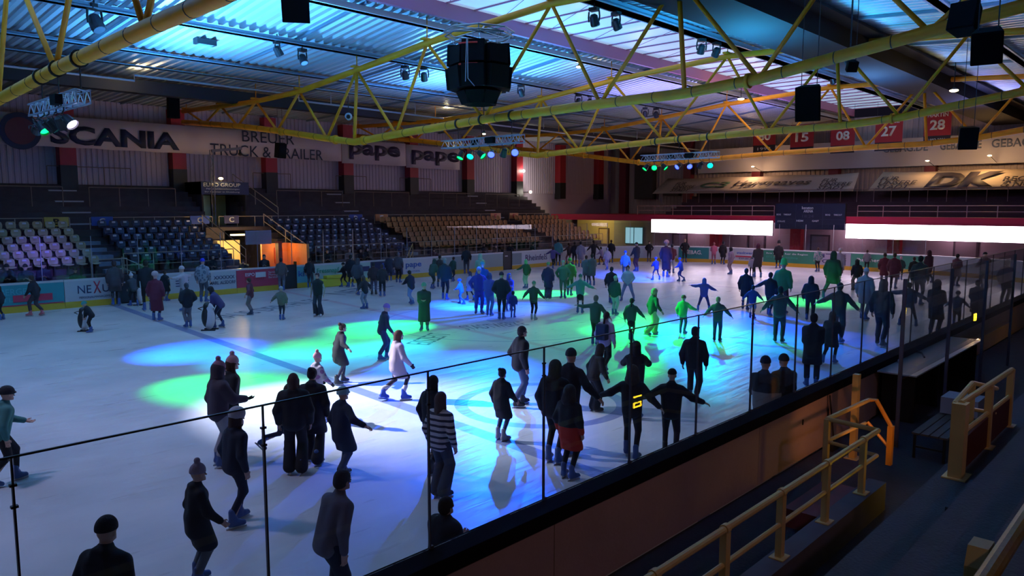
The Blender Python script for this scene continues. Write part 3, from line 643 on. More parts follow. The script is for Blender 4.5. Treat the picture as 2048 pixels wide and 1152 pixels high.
lb=empty('wall_lamp',(21.4,44.8,5.95),0,'small warm lamp glowing above the navy name sign','lamp'); b=MB(); b.ball((0,0,0),(.16,.1,.08)); b.build('lamp_shade',mat('lamp_glow',(1,.8,.4),.5,emit=(1.,.7,.25),es=9),lb); b=MB(); b.box(-.03,.03,-.02,.02,-.2,-.05); b.build('bracket',BLK,lb)
lamp('sign_lamp',(21.4,44.6,5.95),(1.,.7,.3),18,.1)
cs=empty('camera_mast',(20.6,44.2,3.05),0,'grey camera mast with a boom in front of the far banner','mast')
b=MB(); b.tube([(-.1,0,0),(-.1,0,4.55)],.03,6); b.tube([(.1,0,0),(.1,0,4.55)],.03,6); b.tube([(.1 if k%2 else -.1,0,.35*k) for k in range(14)],.012,4); b.build('mast',mat('dim_metal',(.16,.15,.2),.5),cs); b=MB(); b.bar((0,0,4.5),(1.9,0,4.75),.12,.16); b.build('boom',mat('dim_metal',(.16,.15,.2),.5),cs); b=MB(); b.ball((1.8,0,4.4),(.13,.13,.1)); b.box(1.75,1.85,-.04,.04,4.45,4.7); b.build('dome_camera',BLK,cs)
# ---- banners on the far wall
BAN=mat('banner_cloth',(.66,.54,.62),.65); INKN=mat('banner_navy',(.015,.02,.07),.6); INKP=mat('banner_plum',(.05,.03,.08),.6)
def banner(x0,x1,z0,z1,items,label,y=47.15,n=14):
    root=empty('advert_banner',((x0+x1)/2,y,z0),0,label,'banner','adverts on the far wall'); w=(x1-x0)/2; b=MB(); vs=[];n=int((x1-x0)/.8)
    for k in range(n+1):
        t=k/n; x=-w+2*w*t; o=.03*math.sin(k*1.7)
        for j,z in enumerate((0,(z1-z0)*.5,z1-z0)): vs.append((x,o*(1 if j<2 else .2),z+(.02*math.sin(k*2.1) if j==0 else 0)))
    fs=[(3*k+j,3*k+3+j,3*k+4+j,3*k+1+j) for k in range(n) for j in (0,1)]
    b.add(vs,fs); c=b.build('cloth',BAN,root,smooth=True); s=c.modifiers.new('t','SOLIDIFY'); s.thickness=.02
    for (s_,a,e,zz,h,m,bo,sh) in items: text('lettering',s_,m,root,(a-(x0+x1)/2,-.07,zz-z0),ROT_Y,e-a,h,bold=bo,shear=sh)
    return root
B1=banner(5.5,26.0,7.55,9.2,[('SCANIA',12.75,20.1,8.0,.93,INKN,.035,0),('BREUER',23.6-.6,25.6,8.55,.42,INKN,0,0),('TRUCK & TRAILER',21.9-.2,28.9,7.9,.46,INKN,0,0)],'long white wall banner with bold navy capitals at far left') if False else None
def bx(px,y,Y=47.1): return gY(px,y,Y)
xS0,xS1=bx(100,270)[0],bx(358,275)[0]; xE=bx(683,300)[0]; xP=bx(920,310)[0]
B1=banner(4.5,xE,7.52,9.22,[('SCANIA',xS0,xS1,bx(230,290)[2]-.12,bx(230,260)[2]-bx(230,297)[2],INKN,.045,0),('BREUER',bx(484,275)[0],bx(588,275)[0],bx(530,286)[2],.72,INKN,0,0),('TRUCK & TRAILER',bx(420,300)[0],bx(645,300)[0],bx(530,312)[2]-.1,.72,INKN,0,0)],'long white wall banner with bold navy capitals at far left')
em=MB(); 
B2=banner(xE+.05,(bx(812,300)[0]),7.40,9.15,[('pape',bx(698,300)[0],bx(800,300)[0],bx(750,321)[2],1.15,INKP,.035,0)],'white wall banner with the left one of two equal rounded words')
B3=banner(bx(813,300)[0],xP,7.30,9.1,[('pape',bx(823,310)[0],bx(918,310)[0],bx(870,331)[2],1.15,INKP,.035,0)],'white wall banner with the right one of two equal rounded words')
ec=bx(40,262); eb=MB(); eb.tube([(ec[0],47.0,ec[2]),(ec[0],47.08,ec[2])],.98,28,0); eb.tube([(ec[0],46.98,ec[2]),(ec[0],47.0,ec[2])],.72,28,1)
em=eb.build('emblem',[INKN,mat('emblem_red',(.12,.02,.04),.6)],B1); em.matrix_parent_inverse=Matrix.Translation(-B1.location)
# ---- round end: boards area, LED walls, terrace, banners
LEDM=mat('led_white',(1,1,1),.5,emit=(1.,.78,.94),es=9)
def led(y0,y1,z0,z1,label):
    root=empty('led_display',(56,(y0+y1)/2,z0),0,label,'led screen','white led screens of the end stand'); h=abs(y1-y0)/2
    b=MB(); b.box(0,.12,-h,h,0,z1-z0); b.build('housing',BLK,root); b=MB(); b.box(-.02,0,-h+.02,h-.02,.02,z1-z0-.02); b.build('screen',LEDM,root)
led(25.3,36.3,2.0,3.16,'left one of the two white glowing led screens'); led(3.0,19.85,1.96,3.02,'right one of the two white glowing led screens')
b=MB(); b.box(56.13,57.4,3.,38.2,3.0,3.52); b.box(56.13,66,38.2,47.9,3.0,3.52); b.box(56.1,57,0.,3.,3.,3.5); struct(b.build('trim_slab',mat('slab_red_glow',(.60,.015,.07),.5)))  # dark red raised in colour to imitate the led screens' glow
b=MB(); b.box(58.,58.2,-8,37.5,0,3.05); struct(b.build('wall_end_lower',mat('under_wall',(.40,.30,.36),.7,noise=(1,.1))))
for y,l in ((31.,'behind the teal corner board'),(24.1,'below the scoreboard'),(17.,'under the right led screen')):
    b=MB(); b.box(57.4,58,y-.42,y+.42,0,3.0); tag(b.build('pillar',RED),'red pillar under the end stand '+l,'pillar','red pillars of the end stand')
for i,(y,h,l) in enumerate([(34.6,1.9,'at left'),(27.5,2.,'left of the scoreboard'),(22.4,2.1,'below the scoreboard'),(12.6,2.1,'at right under the led screen')]):
    o=empty('door_%d'%(i+2),(57.98,y,0)); struct(o); b=MB(); b.box(-.06,0,-.75,.75,0,h); b.build('door_frame',mat('door_frame_dark',(.06,.04,.06),.5),o); b=MB(); b.box(-.08,-.03,-.62,.62,0,h-.12); b.build('door_panel',mat('door_grey',(.22,.16,.2),.5),o)
# lit corner room with door and window at the far corner
b=MB(); b.box(58.5,58.6,41.7,46.5,0,3.0); struct(b.build('wall_corner_room',mat('yellow_wall',(.60,.52,.22),.6)))
b=MB(); b.box(58.,58.1,37.5,41.7,0,3.0); struct(b.build('wall_corner_room2',mat('grey_wall2',(.34,.34,.28),.6)))
o=empty('door_1',(58.45,43.2,0)); struct(o); b=MB(); b.box(-.05,0,-.6,.6,0,2.2); b.build('door_frame',mat('door_frame_brown',(.12,.07,.03),.5),o); b=MB(); b.box(-.07,-.02,-.5,.5,0,2.1); b.build('door_panel',mat('door_yellow',(.55,.45,.2),.5),o)
o=empty('window_2',(57.97,39.4,.8)); struct(o); b=MB(); b.box(-.05,0,-1.0,1.0,0,1.6); b.build('window_frame',mat('frame_teal',(.1,.3,.32),.5),o); b=MB(); b.box(-.07,-.03,-.92,-.05,.08,1.52); b.box(-.07,-.03,.05,.92,.08,1.52); b.build('pane',mat('lit_pane',(.3,.5,.6),.4,emit=(.25,.5,.6),es=.9),o)
lamp('corner_lamp',(56.3,43.2,2.6),(1.,.85,.35),110,.2)
# upper end terrace
def end_profile():
    P=[(57.4,3.0),(57.4,3.52),(58.6,3.52)]; x=58.6;z=3.52
    for k in range(7): z+=.28; P+=[(x,z),(x+.9,z)]; x+=.9
    P+=[(65.2,z),(65.2,3.0)]; return P
b=MB(); b.prism(end_profile(),-7.9,36.5,axis='y'); struct(b.build('terrace_end',mat('end_terrace',(.07,.03,.045),.8,noise=(2,.3))))
for y_ in (33,27,20,13,6): b=MB(); b.box(56.9,57.1,y_-.5,y_+.5,2.95,3.0); tag(b.build('soffit_fill',mat('soffit_fill_glow',(1,.9,.95),.5,emit=(1,.75,.85),es=2.5)),'small pinkish fill light added under the end stand, '+{33:'leftmost',27:'left of the scoreboard',20:'behind the scoreboard',13:'behind the right led screen',6:'rightmost'}[y_],'lamp','added fill lights of the end stand'); lamp('soffit_fill_lamp',(57.0,y_,2.7),(1,.72,.85),55,.2)  # strips and bulbs added to brighten the wall under the slab
railing('railing',2.0,19.2,56.35,3.52,.78,1.75,'pale rail above the right led screen','rails of the end stand',axis='y',mt=mat('end_rail',(.55,.32,.32),.5),r=.03)
railing('railing',25.4,38.,56.35,3.52,.78,1.75,'pale rail above the left led screen','rails of the end stand',axis='y',mt=mat('end_rail',(.55,.32,.32),.5),r=.03)
railing('railing',1.,36.,61.3,4.6,1.0,1.25,'row of tall thin rails on the end terrace below the banners','rails of the end stand',axis='y',mt=mat('end_rail2',(.28,.17,.17),.5),r=.025,mid=False)
# scoreboard
sb=empty('scoreboard',(55.9,22.5,2.56),0,'dark navy arena scoreboard between the two led screens','scoreboard'); SCM=mat('score_navy',(.014,.018,.05),.4); SCT=mat('score_print',(.55,.6,.72),.5)
b=MB(); b.box(0,.3,-2.6,2.6,0,1.9); b.build('housing',SCM,sb)
b=MB(); b.box(-.02,0,.98,1.02,.05,1.85); b.box(-.02,0,-1.02,-.98,.05,1.85); b.box(-.02,0,-2.6,2.6,.72,.75); b.build('frame',mat('score_frame',(.03,.035,.08),.4),sb)
for (s_,y,z,w,h,bo) in [('kenston',.55,1.48,.85,.22,.02),('ARENA',.42,1.24,.72,.2,.03),('SOG',2.5,1.02,.35,.12,.02),('TIMEOUT',1.95,1.02,.6,.12,.02),('SOG',-1.2,1.02,.35,.12,.02),('TIMEOUT',-1.8,1.02,.6,.12,.02),('18:24',.5,.86,.85,.22,0),('HEIM',.92,.55,.5,.14,.02),('GAST',-.25,.55,.5,.14,.02),('STRAFE',2.4,.5,.6,.13,0)]:
    text('lettering',s_,SCT if s_!='18:24' else mat('score_dim',(.07,.07,.12),.5),sb,(-.03,y,z),ROT_X,w,h,bold=bo)
# end banners: draped sheets leaning back on the terrace rail
def end_banner(y0,y1,items,label,skew=.6,mt=None,x0=61.4,x1=63.6,z0=5.45,z1=6.95):
    root=empty('advert_banner',(x0,(y0+y1)/2,z0),0,label,'banner','draped banners of the end stand'); h=(y0-y1)/2; b=MB(); n=24;m=4;vs=[]
    for k in range(n+1):
        t=k/n; 
        for j in range(m+1):
            u=j/m; y=h-2*h*t-skew*u*(1-2*t)*.6; vs.append(((x1-x0)*u,y,(z1-z0)*u+ .05*math.sin(k*.9+j)*(1 if 0<j<m else .2)-(.10*abs(math.sin(t*math.pi*3))*u)))
    b.add(vs,[(k*(m+1)+j,k*(m+1)+j+1,(k+1)*(m+1)+j+1,(k+1)*(m+1)+j) for k in range(n) for j in range(m)])
    c=b.build('cloth',mt or mat('banner_grey',(.36,.31,.31),.7),root,smooth=True); s=c.modifiers.new('t','SOLIDIFY'); s.thickness=.015
    ang=math.atan2(x1-x0,z1-z0)
    for (s_,ya,yb,u,hh,mm,bo,sh) in items:
        o=text('lettering',s_,mm,root,((x1-x0)*u-.09,ya-(y0+y1)/2,(z1-z0)*u+.06),(math.pi/2-ang,0,-math.pi/2),ya-yb,hh,bold=bo,shear=sh)
DKP=mat('banner_dark',(.05,.04,.06),.6); DGR=mat('banner_green',(.06,.12,.08),.6)
Yb=lambda px,py=370: gX(px,py,62.)[1]
end_banner(Yb(1312),Yb(1712),[('FÜR\nUNSERE\nSTADT',Yb(1345),Yb(1388),.08,1.7,DKP,.01,.2),('C3',Yb(1398),Yb(1455),.3,.9,DGR,.04,.3),('Hargreaves',Yb(1463),Yb(1618),.3,1.0,DKP,.02,.25),('FÜR\nUNSERE\nSTADT',Yb(1638),Yb(1702),.08,1.7,DKP,.01,.2)],'grey draped banner with a round green logo on the end terrace')
end_banner(Yb(1742),-1.,[('FÜR\nUNSERE\nSTADT',Yb(1755),Yb(1832),.06,1.8,DKP,.01,.2),('DK',Yb(1850),Yb(2000),.05,2.1,DKP,.06,.2),('RECHT\n& NOTAR',Yb(2003),Yb(2120),.08,1.3,DKP,.02,.1)],'grey draped banner with giant letters DK on the end terrace',mt=mat('banner_warm',(.42,.34,.27),.7))
# high banner with blue lettering and the jerseys
hb=empty('advert_banner',(65.0,14,7.4),0,'high pale banner with blue capitals behind the jersey banners','banner'); b=MB(); b.box(0,.03,-16,23,0,2.2); b.build('cloth',mat('banner_pale',(.38,.37,.45),.7),hb)
Yh=lambda px: gX(px,265,65)[1]
for (a,c) in ((1768,1858),(1882,1965),(1985,2100)): text('lettering','GEBAG.DE',mat('banner_blue',(.10,.13,.22),.6),hb,(-.02,Yh(a)-14,1.15),ROT_X,Yh(a)-Yh(c),.62,bold=.02)
RB=mat('jersey_red',(.42,.02,.03),.6); 
for (px0,px1,pt,pb,nm,no,yr,l) in [(1508,1550,250,303,'HÜLLER','80','1992','leftmost'),(1582,1626,250,308,'SCHMIDT','15','1994','second from left, half behind a tube'),(1663,1708,247,305,'BERKEWITZ','08','1996','third from left'),(1752,1803,235,300,'PIGGEL','27','1998','fourth from left'),(1850,1900,222,287,'MARTIN','28','1993-2001','rightmost')]:
    Xj=63.; a=gX(px0,pt,Xj); c=gX(px1,pb,Xj); w=a[1]-c[1]; h=a[2]-c[2]; root=empty('jersey_banner',(Xj,(a[1]+c[1])/2,c[2]),0,'red and black hanging jersey banner, '+l+' of the five','banner','hanging jersey banners')
    b=MB(); b.box(0,.03,-w/2,w/2,0,h*.25,1); b.box(0,.03,-w/2,w/2,h*.25,h,0); b.build('cloth',[RB,mat('jersey_black',(.02,.015,.03),.6)],root)
    text('lettering',nm,WPR,root,(-.01,w*.38,h*.80),ROT_X,w*.76,h*.12,bold=.01); text('lettering',no,WPR,root,(-.01,w*.28,h*.42),ROT_X,w*.56,h*.3,bold=.03); text('lettering',yr,WPR,root,(-.01,w*.3,h*.07),ROT_X,w*.6,h*.1)
    b=MB(); b.tube([(.015,-w/2,h),(.015,w/2,h)],.03,6); b.build('hanging_rod',STEEL,root)
    b=MB(); ym_=(a[1]+c[1])/2; zt_=(12.34 if 16.8<ym_<23.6 else roof_z(ym_)+.12)-c[2]; b.tube([(.015,-w/2+.1,h),(.015,-w/2+.1,zt_)],.012,4); b.tube([(.015,w/2-.1,h),(.015,w/2-.1,zt_)],.012,4); b.build('cord',BLK,root)
# ================= RIGS, FIXTURES, SPEAKERS =================
TRM=mat('truss_aluminium',(.55,.65,.78),.35,.6)
def box_truss(L,s,b):          # square lattice girder along Y, centred
    for (x,z) in ((-s,-s),(s,-s),(-s,s),(s,s)): b.tube([(x,-L/2,z),(x,L/2,z)],.022,6)
    n=int(L/.42)
    for k in range(n):
        y0=-L/2+L*k/n; y1=-L/2+L*(k+1)/n; ym=(y0+y1)/2
        for x in (-s,s): b.tube([(x,y0,-s),(x,ym,s),(x,y1,-s)],.012,4,cap=False)
        for z in (-s,s): b.tube([(-s,y0,z),(s,ym,z),(-s,y1,z)],.012,4,cap=False)
        for x in (-s,s): b.tube([(x,y0,-s),(x,y0,s)],.012,4,cap=False)
    return b
def par_can(loc,target,glow,gs,label,group,name='stage_light',sz=1.):
    root=empty(name,loc,0,label,'stage light',group); root.rotation_euler=(Vector(target)-Vector(loc)).to_track_quat('-Z','Y').to_euler()
    b=MB(); b.tube([(0,0,.16*sz),(0,0,.12*sz),(0,0,-.1*sz),(0,0,-.15*sz)],[.05*sz,.10*sz,.13*sz,.14*sz],14,cap=False); b.tube([(0,0,.17*sz),(0,0,.15*sz)],.05*sz,10); b.build('housing',BLK,root,smooth=False)
    b=MB(); b.tube([(0,0,-.10*sz),(0,0,-.11*sz)],.122*sz,14); b.build('lens',mat('lens_%g_%g_%g_%g'%(*glow,gs),tuple(min(1,g+.1) for g in glow),.2,emit=glow,es=gs),root)
    M_=Matrix.LocRotScale(Vector(loc),root.rotation_euler,Vector((1,1,1))); hk=MB(); top_=Vector((loc[0]+.05-.14,loc[1],RIGZ-.13)); hk.tube([tuple(M_@Vector((0,0,.25*sz))),tuple(top_-Vector((0,0,.08))),tuple(top_)],.016,5); hk=hk.build('hook',BLK,root); hk.matrix_parent_inverse=M_.inverted()
    b=MB(); b.tube([(.17*sz,0,-.02),(.17*sz,0,.16*sz),(0,0,.27*sz),(-.17*sz,0,.16*sz),(-.17*sz,0,-.02)],.014,5); b.build('yoke',BLK,root)
    return root
CN={BLUE:'blue',GREEN:'green',CYAN:'cyan',WHITE:'white',VIOLET:'violet'}
for r,lab in ((0,'at upper left'),(1,'under the loudspeaker cluster'),(2,'right of centre')):
    y0,y1=RIGY[r]; x=TX[r]; root=empty('lighting_truss',(x-.05,(y0+y1)/2,RIGZ),0,'silver lattice lighting bar hung under the yellow truss '+lab,'lighting truss','lighting bars')
    box_truss(y1-y0,.14,MB()).build('lattice',TRM,root)
    for yy in (-1.55,0,1.3):
        zt=zi(BOT,(y0+y1)/2+yy)-RIGZ
        b=MB(); b.tube([(.05,yy,.1),(.05,yy,zt-.1)],.018,5); b.tube([(.05,yy+.03,zt),(.05,yy-.03,zt)],.20,14); b.build('hanging_strap',BLK,root)
    MB().box(-.3,-.14,-.9,-.5,-.1,.12).build('dimmer_box',BLK2,root); MB().box(.14,.3,.4,.7,-.1,.14).build('dimmer_box',BLK2,root)
for i,(r,y,c,t,a,p,w_) in enumerate(BEAMS):
    T=gz(*t) if len(t)==2 else np.array(t); st={VIOLET:(.4,.2,1.),BLUE:(.04,.07,1.),GREEN:(.0,1.,.10),CYAN:(.0,.8,.6),WHITE:(.75,.65,1.)}[c]
    L=Vector(head_pos(r,y)); d=(Vector(T)-L).normalized()
    par_can(L,T,st,5. if c!=WHITE else 12.,CN[c]+' stage light '+w_,'stage lights on the lighting bars')
# the spot lamps sit in the housings' open mouths: push the lens mesh behind them is not needed, they start just in front
for o in list(COL.objects):
    if o.type=='LIGHT' and o.name.startswith('beam_lamp'):
        o.location=o.location+o.rotation_euler.to_matrix()@Vector((0,0,-.2))
# pairs of moving heads under the purlins
def on_plane(px,py,y): return gY(px,py,y)
fx=[(190,45,28.3,'far left, by itself',1.4,None),(555,102,28.3,'dark one left of the glowing blue head',1.,None),(605,118,28.3,'glowing blue, left of the loudspeaker cluster',1.,(.05,.25,1.)),(810,150,28.3,'pale cyan, beside the cluster',1.,(.1,.8,.8)),(848,153,28.3,'dark one beside the cluster',1.,None),(1042,185,28.3,'right of the cluster',1.,None),
 (1157,203,28.3,'left one beyond the first truss',1.,(.2,.2,.5)),(1180,204,28.3,'right one beyond the first truss',1.,None),(1290,228,28.3,'left of the pair seen between the truss bars',1.,(.2,.2,.5)),(1312,229,28.3,'right of the pair seen between the truss bars',1.,None),
 (1188,40,16.7,'left of the pair under the skylight edge, top',1.,(.15,.35,.45)),(1232,48,16.7,'right of the pair under the skylight edge, top',1.,None),(1403,98,16.7,'left of the second pair under the skylight edge',1.,(.3,.35,.5)),(1433,104,16.7,'right of the second pair under the skylight edge',1.,None),(1665,160,16.7,'far end of the skylight edge, left',1.,None),(1683,170,16.7,'far end of the skylight edge, right',1.,None),(1700,128,9.5,'silver one beside the truss tube at right',1.,None)]
for (px,py,y,l,s,g) in fx:
    p=on_plane(px,py,y); root=empty('moving_head',tuple(p),random.uniform(0,3),'black moving head light under the roof, '+l,'moving head','moving head lights under the roof'); root.scale=(s,s,s)
    b=MB(); b.box(-.16,.16,-.12,.12,.3,.42); b.build('base',BLK,root)
    b=MB(); b.tube([(-.2,0,.3),(-.22,0,.1),(-.2,0,-.05)],.03,6); b.tube([(.2,0,.3),(.22,0,.1),(.2,0,-.05)],.03,6); b.build('yoke',BLK,root)
    b=MB(); b.tube([(0,.08,.18),(0,.05,.12),(0,-.1,-.14),(0,-.12,-.18)],[.08,.15,.17,.16],12); b.build('head',mat('head_plastic',(.03,.03,.04),.3),root)
    b=MB(); b.tube([(0,-.122,-.182),(0,-.127,-.19)],.14,12); b.build('lens',mat('lens_%s'%(g,),(.2,.3,.4) ,.1,emit=g or (0,0,0),es=1.6 if g else 0),root)
    zt=roof_z(y)-p[2]+.02
    b=MB(); b.tube([(0,0,.42),(0,0,max(.45,zt))],.02,5); b.build('hanger',BLK,root)
# flood box and house lamps under the roof
p=on_plane(410,84,30.5); o=empty('flood_box',tuple(p),0,'dark flat floodlight box under the blue roof at upper left','floodlight'); b=MB(); b.box(-.4,.4,-.2,.2,-.12,.1); b.build('housing',BLK,o); b=MB(); b.box(-.3,.3,-.16,.16,-.13,-.12); b.build('pane',mat('dim_glass',(.2,.3,.35),.2),o); b=MB(); b.tube([(0,0,.1),(0,0,max(.3,roof_z(30.5)-p[2]))],.02,5); b.build('hanger',BLK,o)
WG=mat('house_lamp_glow',(1,.9,.7),.5,emit=(1.,.82,.55),es=8)
def house(px,py,Y,s,label,w=0,col=(1,.75,.4)):
    p=gY(px,py,Y); o=empty('ceiling_light',tuple(p),0,label,'lamp','small house lamps'); b=MB(); b.ball((0,0,0),(s,s,s*.35)); b.build('glow_glass',WG,o); b=MB(); b.tube([(0,0,.02),(0,0,max(.1,min(1.2,roof_z(Y)-p[2])))],.02,5); b.tube([(0,0,.03),(0,0,.12)],[s,.05],8); b.build('fitting',BLK,o)
    if w: lamp('house_bulb',(p[0],p[1],p[2]-.25),col,w,.1)
house(272,128,37.5,.33,'warm round ceiling lamp glowing at upper left by the dark beam',60)
house(893,211,37.5,.28,'small white lamp under the roof left of the loudspeaker cluster',40)
house(1158,134,24.5,.15,'small white lamp seen behind a truss bar near the skylight',20)
house(1482,198,21.5,.2,'warm lamp lighting the yellow node of the third truss',130,(1,.7,.15))
house(1908,181,9.0,.18,'warm lamp lighting yellow tubes at upper right',110,(1,.7,.12))
house(968,268,21.3,.07,'tiny amber lamp under the truss above the lighting bar',16,(1,.6,.08))
for (px,py,Y,l,w) in [(1047,342,47.3,'upper one of two white lamps on the far corner wall',60),(1061,384,46.9,'lower white lamp above the terrace end',60)]:
    p=gY(px,py,Y); o=empty('wall_lamp',tuple(p),0,l,'lamp','wall lamps in the far corner'); b=MB(); b.ball((0,0,0),.14); b.build('glass_globe',WG,o); b=MB(); b.box(-.05,.05,0,48.-p[1],-.03,.03); b.build('arm',BLK,o); lamp('wall_bulb',(p[0],p[1]-.35,p[2]),(1,.93,.8),w,.1)
p=gX(1186,359,65.5); o=empty('wall_lamp',tuple(p),0,'yellowish lamp on the end wall left of the banners','lamp','wall lamps in the far corner'); b=MB(); b.ball((0,0,0),.16); b.build('glass_globe',WG,o); b=MB(); b.box(0,.4,-.05,.05,-.03,.03); b.build('arm',BLK,o); lamp('wall_bulb',(p[0]-.4,p[1],p[2]),(1,.8,.45),35,.1)
lamp('banner_glow',(63.0,30.6,7.6),(1,.55,.25),240,.1); lamp('banner_glow',(62.5,12.5,7.7),(1,.55,.2),260,.1); lamp('banner_glow',(62.5,16.5,7.5),(1,.55,.2),90,.1)
for (x,y,z,l) in [(63.2,30.6,7.75,'above the left draped banner'),(62.6,12.5,7.85,'above the giant letters'),(62.6,16.5,7.65,'above the left end of the giant lettered banner')]:
    o=empty('banner_lamp',(x,y,z),0,'small warm lamp '+l,'lamp','banner lamps of the end stand'); b=MB(); b.ball((0,0,0),(.1,.14,.05)); b.build('lamp_head',WG,o); b=MB(); b.tube([(0,0,.02),(65.94-x,0,-.55)],.02,5); b.build('arm',BLK,o)
# ---- loudspeakers
def speaker(c,sx,sy,sz,rz,tilt,label,hang=None,name='loudspeaker'):
    root=empty(name,c,rz,label,'loudspeaker','hanging loudspeakers'); root.rotation_euler=(0,tilt,rz)
    b=MB(); b.prism([(-sx*.5,-sy*.36),(-sx*.5,sy*.36),(sx*.5,sy*.5),(sx*.5,-sy*.5)],-sz/2,sz/2,axis='z'); b.build('cabinet',BLK2,root,bevel=.02)
    b=MB(); b.box(sx*.5,sx*.5+.015,-sy*.45,sy*.45,-sz*.45,sz*.45); b.build('grille',mat('grille',(.003,.003,.004),.8,spec=.1,bump=(200,.5)),root)
    M_=Matrix.LocRotScale(Vector(c),root.rotation_euler,Vector((1,1,1))); zr=roof_z(c[1])+.02
    for s_ in (-1,1):
        q=M_@Vector((0,s_*sy*.3,sz/2-.03)); w_=MB().tube([tuple(q),(q.x,q.y,zr)],.012,4).build('hanging_wire',mat('wire',(.05,.05,.06),.5),root); w_.matrix_parent_inverse=M_.inverted()
    return root
YA=HEAD+math.pi
p=gX(592,8,11.); speaker(tuple(p),.5,.72,.9,-2.2,.35,'big black loudspeaker hanging at the top edge, left of centre')
p=gX(1618,206,22.); speaker(tuple(p),.55,.70,.98,YA-.5,.25,'black tilted loudspeaker hanging before the third truss at right',2.5)
p=gX(1934,276,30.); speaker(tuple(p),.45,.6,.75,YA-.3,.2,'black loudspeaker hanging low at right before the pale high banner',2.5)
p=gX(1932,38,15.); speaker(tuple(p),.36,.46,.5,YA-.9,-.3,'upper one of two black loudspeakers near the top right corner')
p=gX(1975,92,14.2); speaker(tuple(p),.36,.45,.52,YA-.6,.4,'lower one of two black loudspeakers near the top right corner')
p=gY(560,301,40.); speaker(tuple(p),.5,.55,.85,-1.4,.15,'small black loudspeaker in front of the white banner lettering',1.4)
p=gY(345,212,41.5); speaker(tuple(p),.5,.6,1.3,-1.6,.05,'dark greenish hanging box where the second truss meets the far beam',1.2)
p=gX(1703,132,22.); speaker(tuple(p),.22,.3,.3,YA,.5,'small grey projector box hanging under the thick truss tube at right',.6,'projector')
# central cluster hung in the second truss
cl=empty('speaker_cluster',(19.1,19.7,8.2),0,'large black loudspeaker cluster hanging in the middle of the hall','loudspeaker cluster')
b=MB()
for k in range(8):
    a=2*math.pi*k/8; a2=2*math.pi*(k+1)/8
    for z,r in ((2.2,1.25),(2.05,1.2)): b.tube([(r*math.cos(a),r*math.sin(a),z),(r*math.cos(a2),r*math.sin(a2),z)],.03,6)
    b.tube([(0,0,2.25),(1.25*math.cos(a),1.25*math.sin(a),2.2)],.025,5); b.tube([(1.25*math.cos(a),1.25*math.sin(a),2.2),(1.2*math.cos(a2),1.2*math.sin(a2),2.05)],.015,4)
b.tube([(.9,0,2.3),(.9,0,2.6)],.03,6); b.tube([(0,0,2.2),(.9,.5,2.75)],.03,6)
b.build('lattice_ring',STEEL,cl)
for k in range(7):
    a=2*math.pi*k/7+.15; ca,sa=math.cos(a),math.sin(a)
    zs=[(1.0,1.74-.12*(k%2),-.05),(.22,.97,.10)]
    for (z0,z1,ti) in zs:
        M=Matrix.Translation((ca*(.72 if k!=3 else .60),sa*(.72 if k!=3 else .60),z0))@Matrix.Rotation(a,4,'Z')@Matrix.Rotation(ti,4,'Y')
        b=MB(); b.box(-.35,.38,-.40,.40,0,z1-z0,0,M); b.build('cabinet',BLK2,cl,bevel=.015)
    M2=Matrix.Translation((ca*.50,sa*.50,.24))@Matrix.Rotation(a,4,'Z')@Matrix.Rotation(.45,4,'Y')
    b=MB(); b.box(-.28,.30,-.33,.33,-.5,.0,0,M2); b.build('down_cabinet',BLK2,cl,bevel=.015)
    b=MB(); b.tube([(ca*.9,sa*.9,1.72),(ca*1.15,sa*1.15,2.1)],.012,4); b.build('hanging_chain',STEEL,cl)
REDTIE=mat('red_tie',(.75,.03,.02),.5)
for z in (1.62,.92):
    a=math.pi+.45; b=MB(); q=[Vector((math.cos(t)*1.13,math.sin(t)*1.13,z)) for t in (a-.32,a,a+.3)]; b.tube(q,.028,6); b.build('red_strap',REDTIE,cl)
b=MB(); b.tube([(-1.12,-.55,1.75),(-1.14,-.5,.3)],.015,4); b.tube([(-1.14,-.62,1.75),(-1.12,-.6,.4),(-.9,-.7,.15)],.015,4); b.build('cable',mat('pale_pipe',(.45,.5,.62),.4),cl)
# cameras on trusses
for (px,py,X,l) in [(697,233,20.,'round white camera hanging on the second truss')]:
    p=gX(px,py,X); o=empty('dome_camera',tuple(p),0,l,'camera'); b=MB(); b.ball((0,0,0),.17,n=14,m=8); b.build('housing',mat('cam_white',(.5,.7,.8),.4),o,smooth=True); b=MB(); b.ball((-.07,-.09,-.02),.10); b.build('lens',BLK,o,smooth=True); b=MB(); b.tube([(0,0,.1),(0,0,.9)],.02,5); b.build('stem',BLK,o)

# ================= NEAR STAND =================
def slab(name,x0,x1,y0,y1,z0,z1,m): b=MB(); b.box(x0,x1,y0,y1,z0,z1); return struct(b.build(name,m))
NC=mat('near_concrete',(.05,.048,.06),.75,noise=(2.5,.35),bump=(30,.5))
slab('step_kerb',-6,11.0,3.18,3.42,0,.40,mat('kerb_grey',(.10,.085,.10),.8,noise=(3,.3)))
slab('platform',-6,11.2,1.62,2.2,0,1.2,NC); slab('platform',11.2,40,1.62,2.2,0,1.2,NC); 
slab('platform',-6,40,1.0,1.62,0,1.55,NC); slab('platform',-6,40,-.1,1.0,0,1.95,NC); slab('platform',-6,40,-1.2,-.1,0,2.35,NC); slab('platform',-6,40,-8,-1.2,0,2.7,NC)
b=MB(); b.box(7.9,8.9,1.52,1.75,1.2,1.38); tag(b.build('half_step',NC),'dark concrete half step on the near platform','step')
def post(b,x,y,z0,z1,w=.045,plate=True):
    b.box(x-w,x+w,y-w*.8,y+w*.8,z0,z1)
    if plate: b.box(x-w*2.2,x+w*2.2,y-w*1.8,y+w*1.8,z0,z0+.012)
    return b
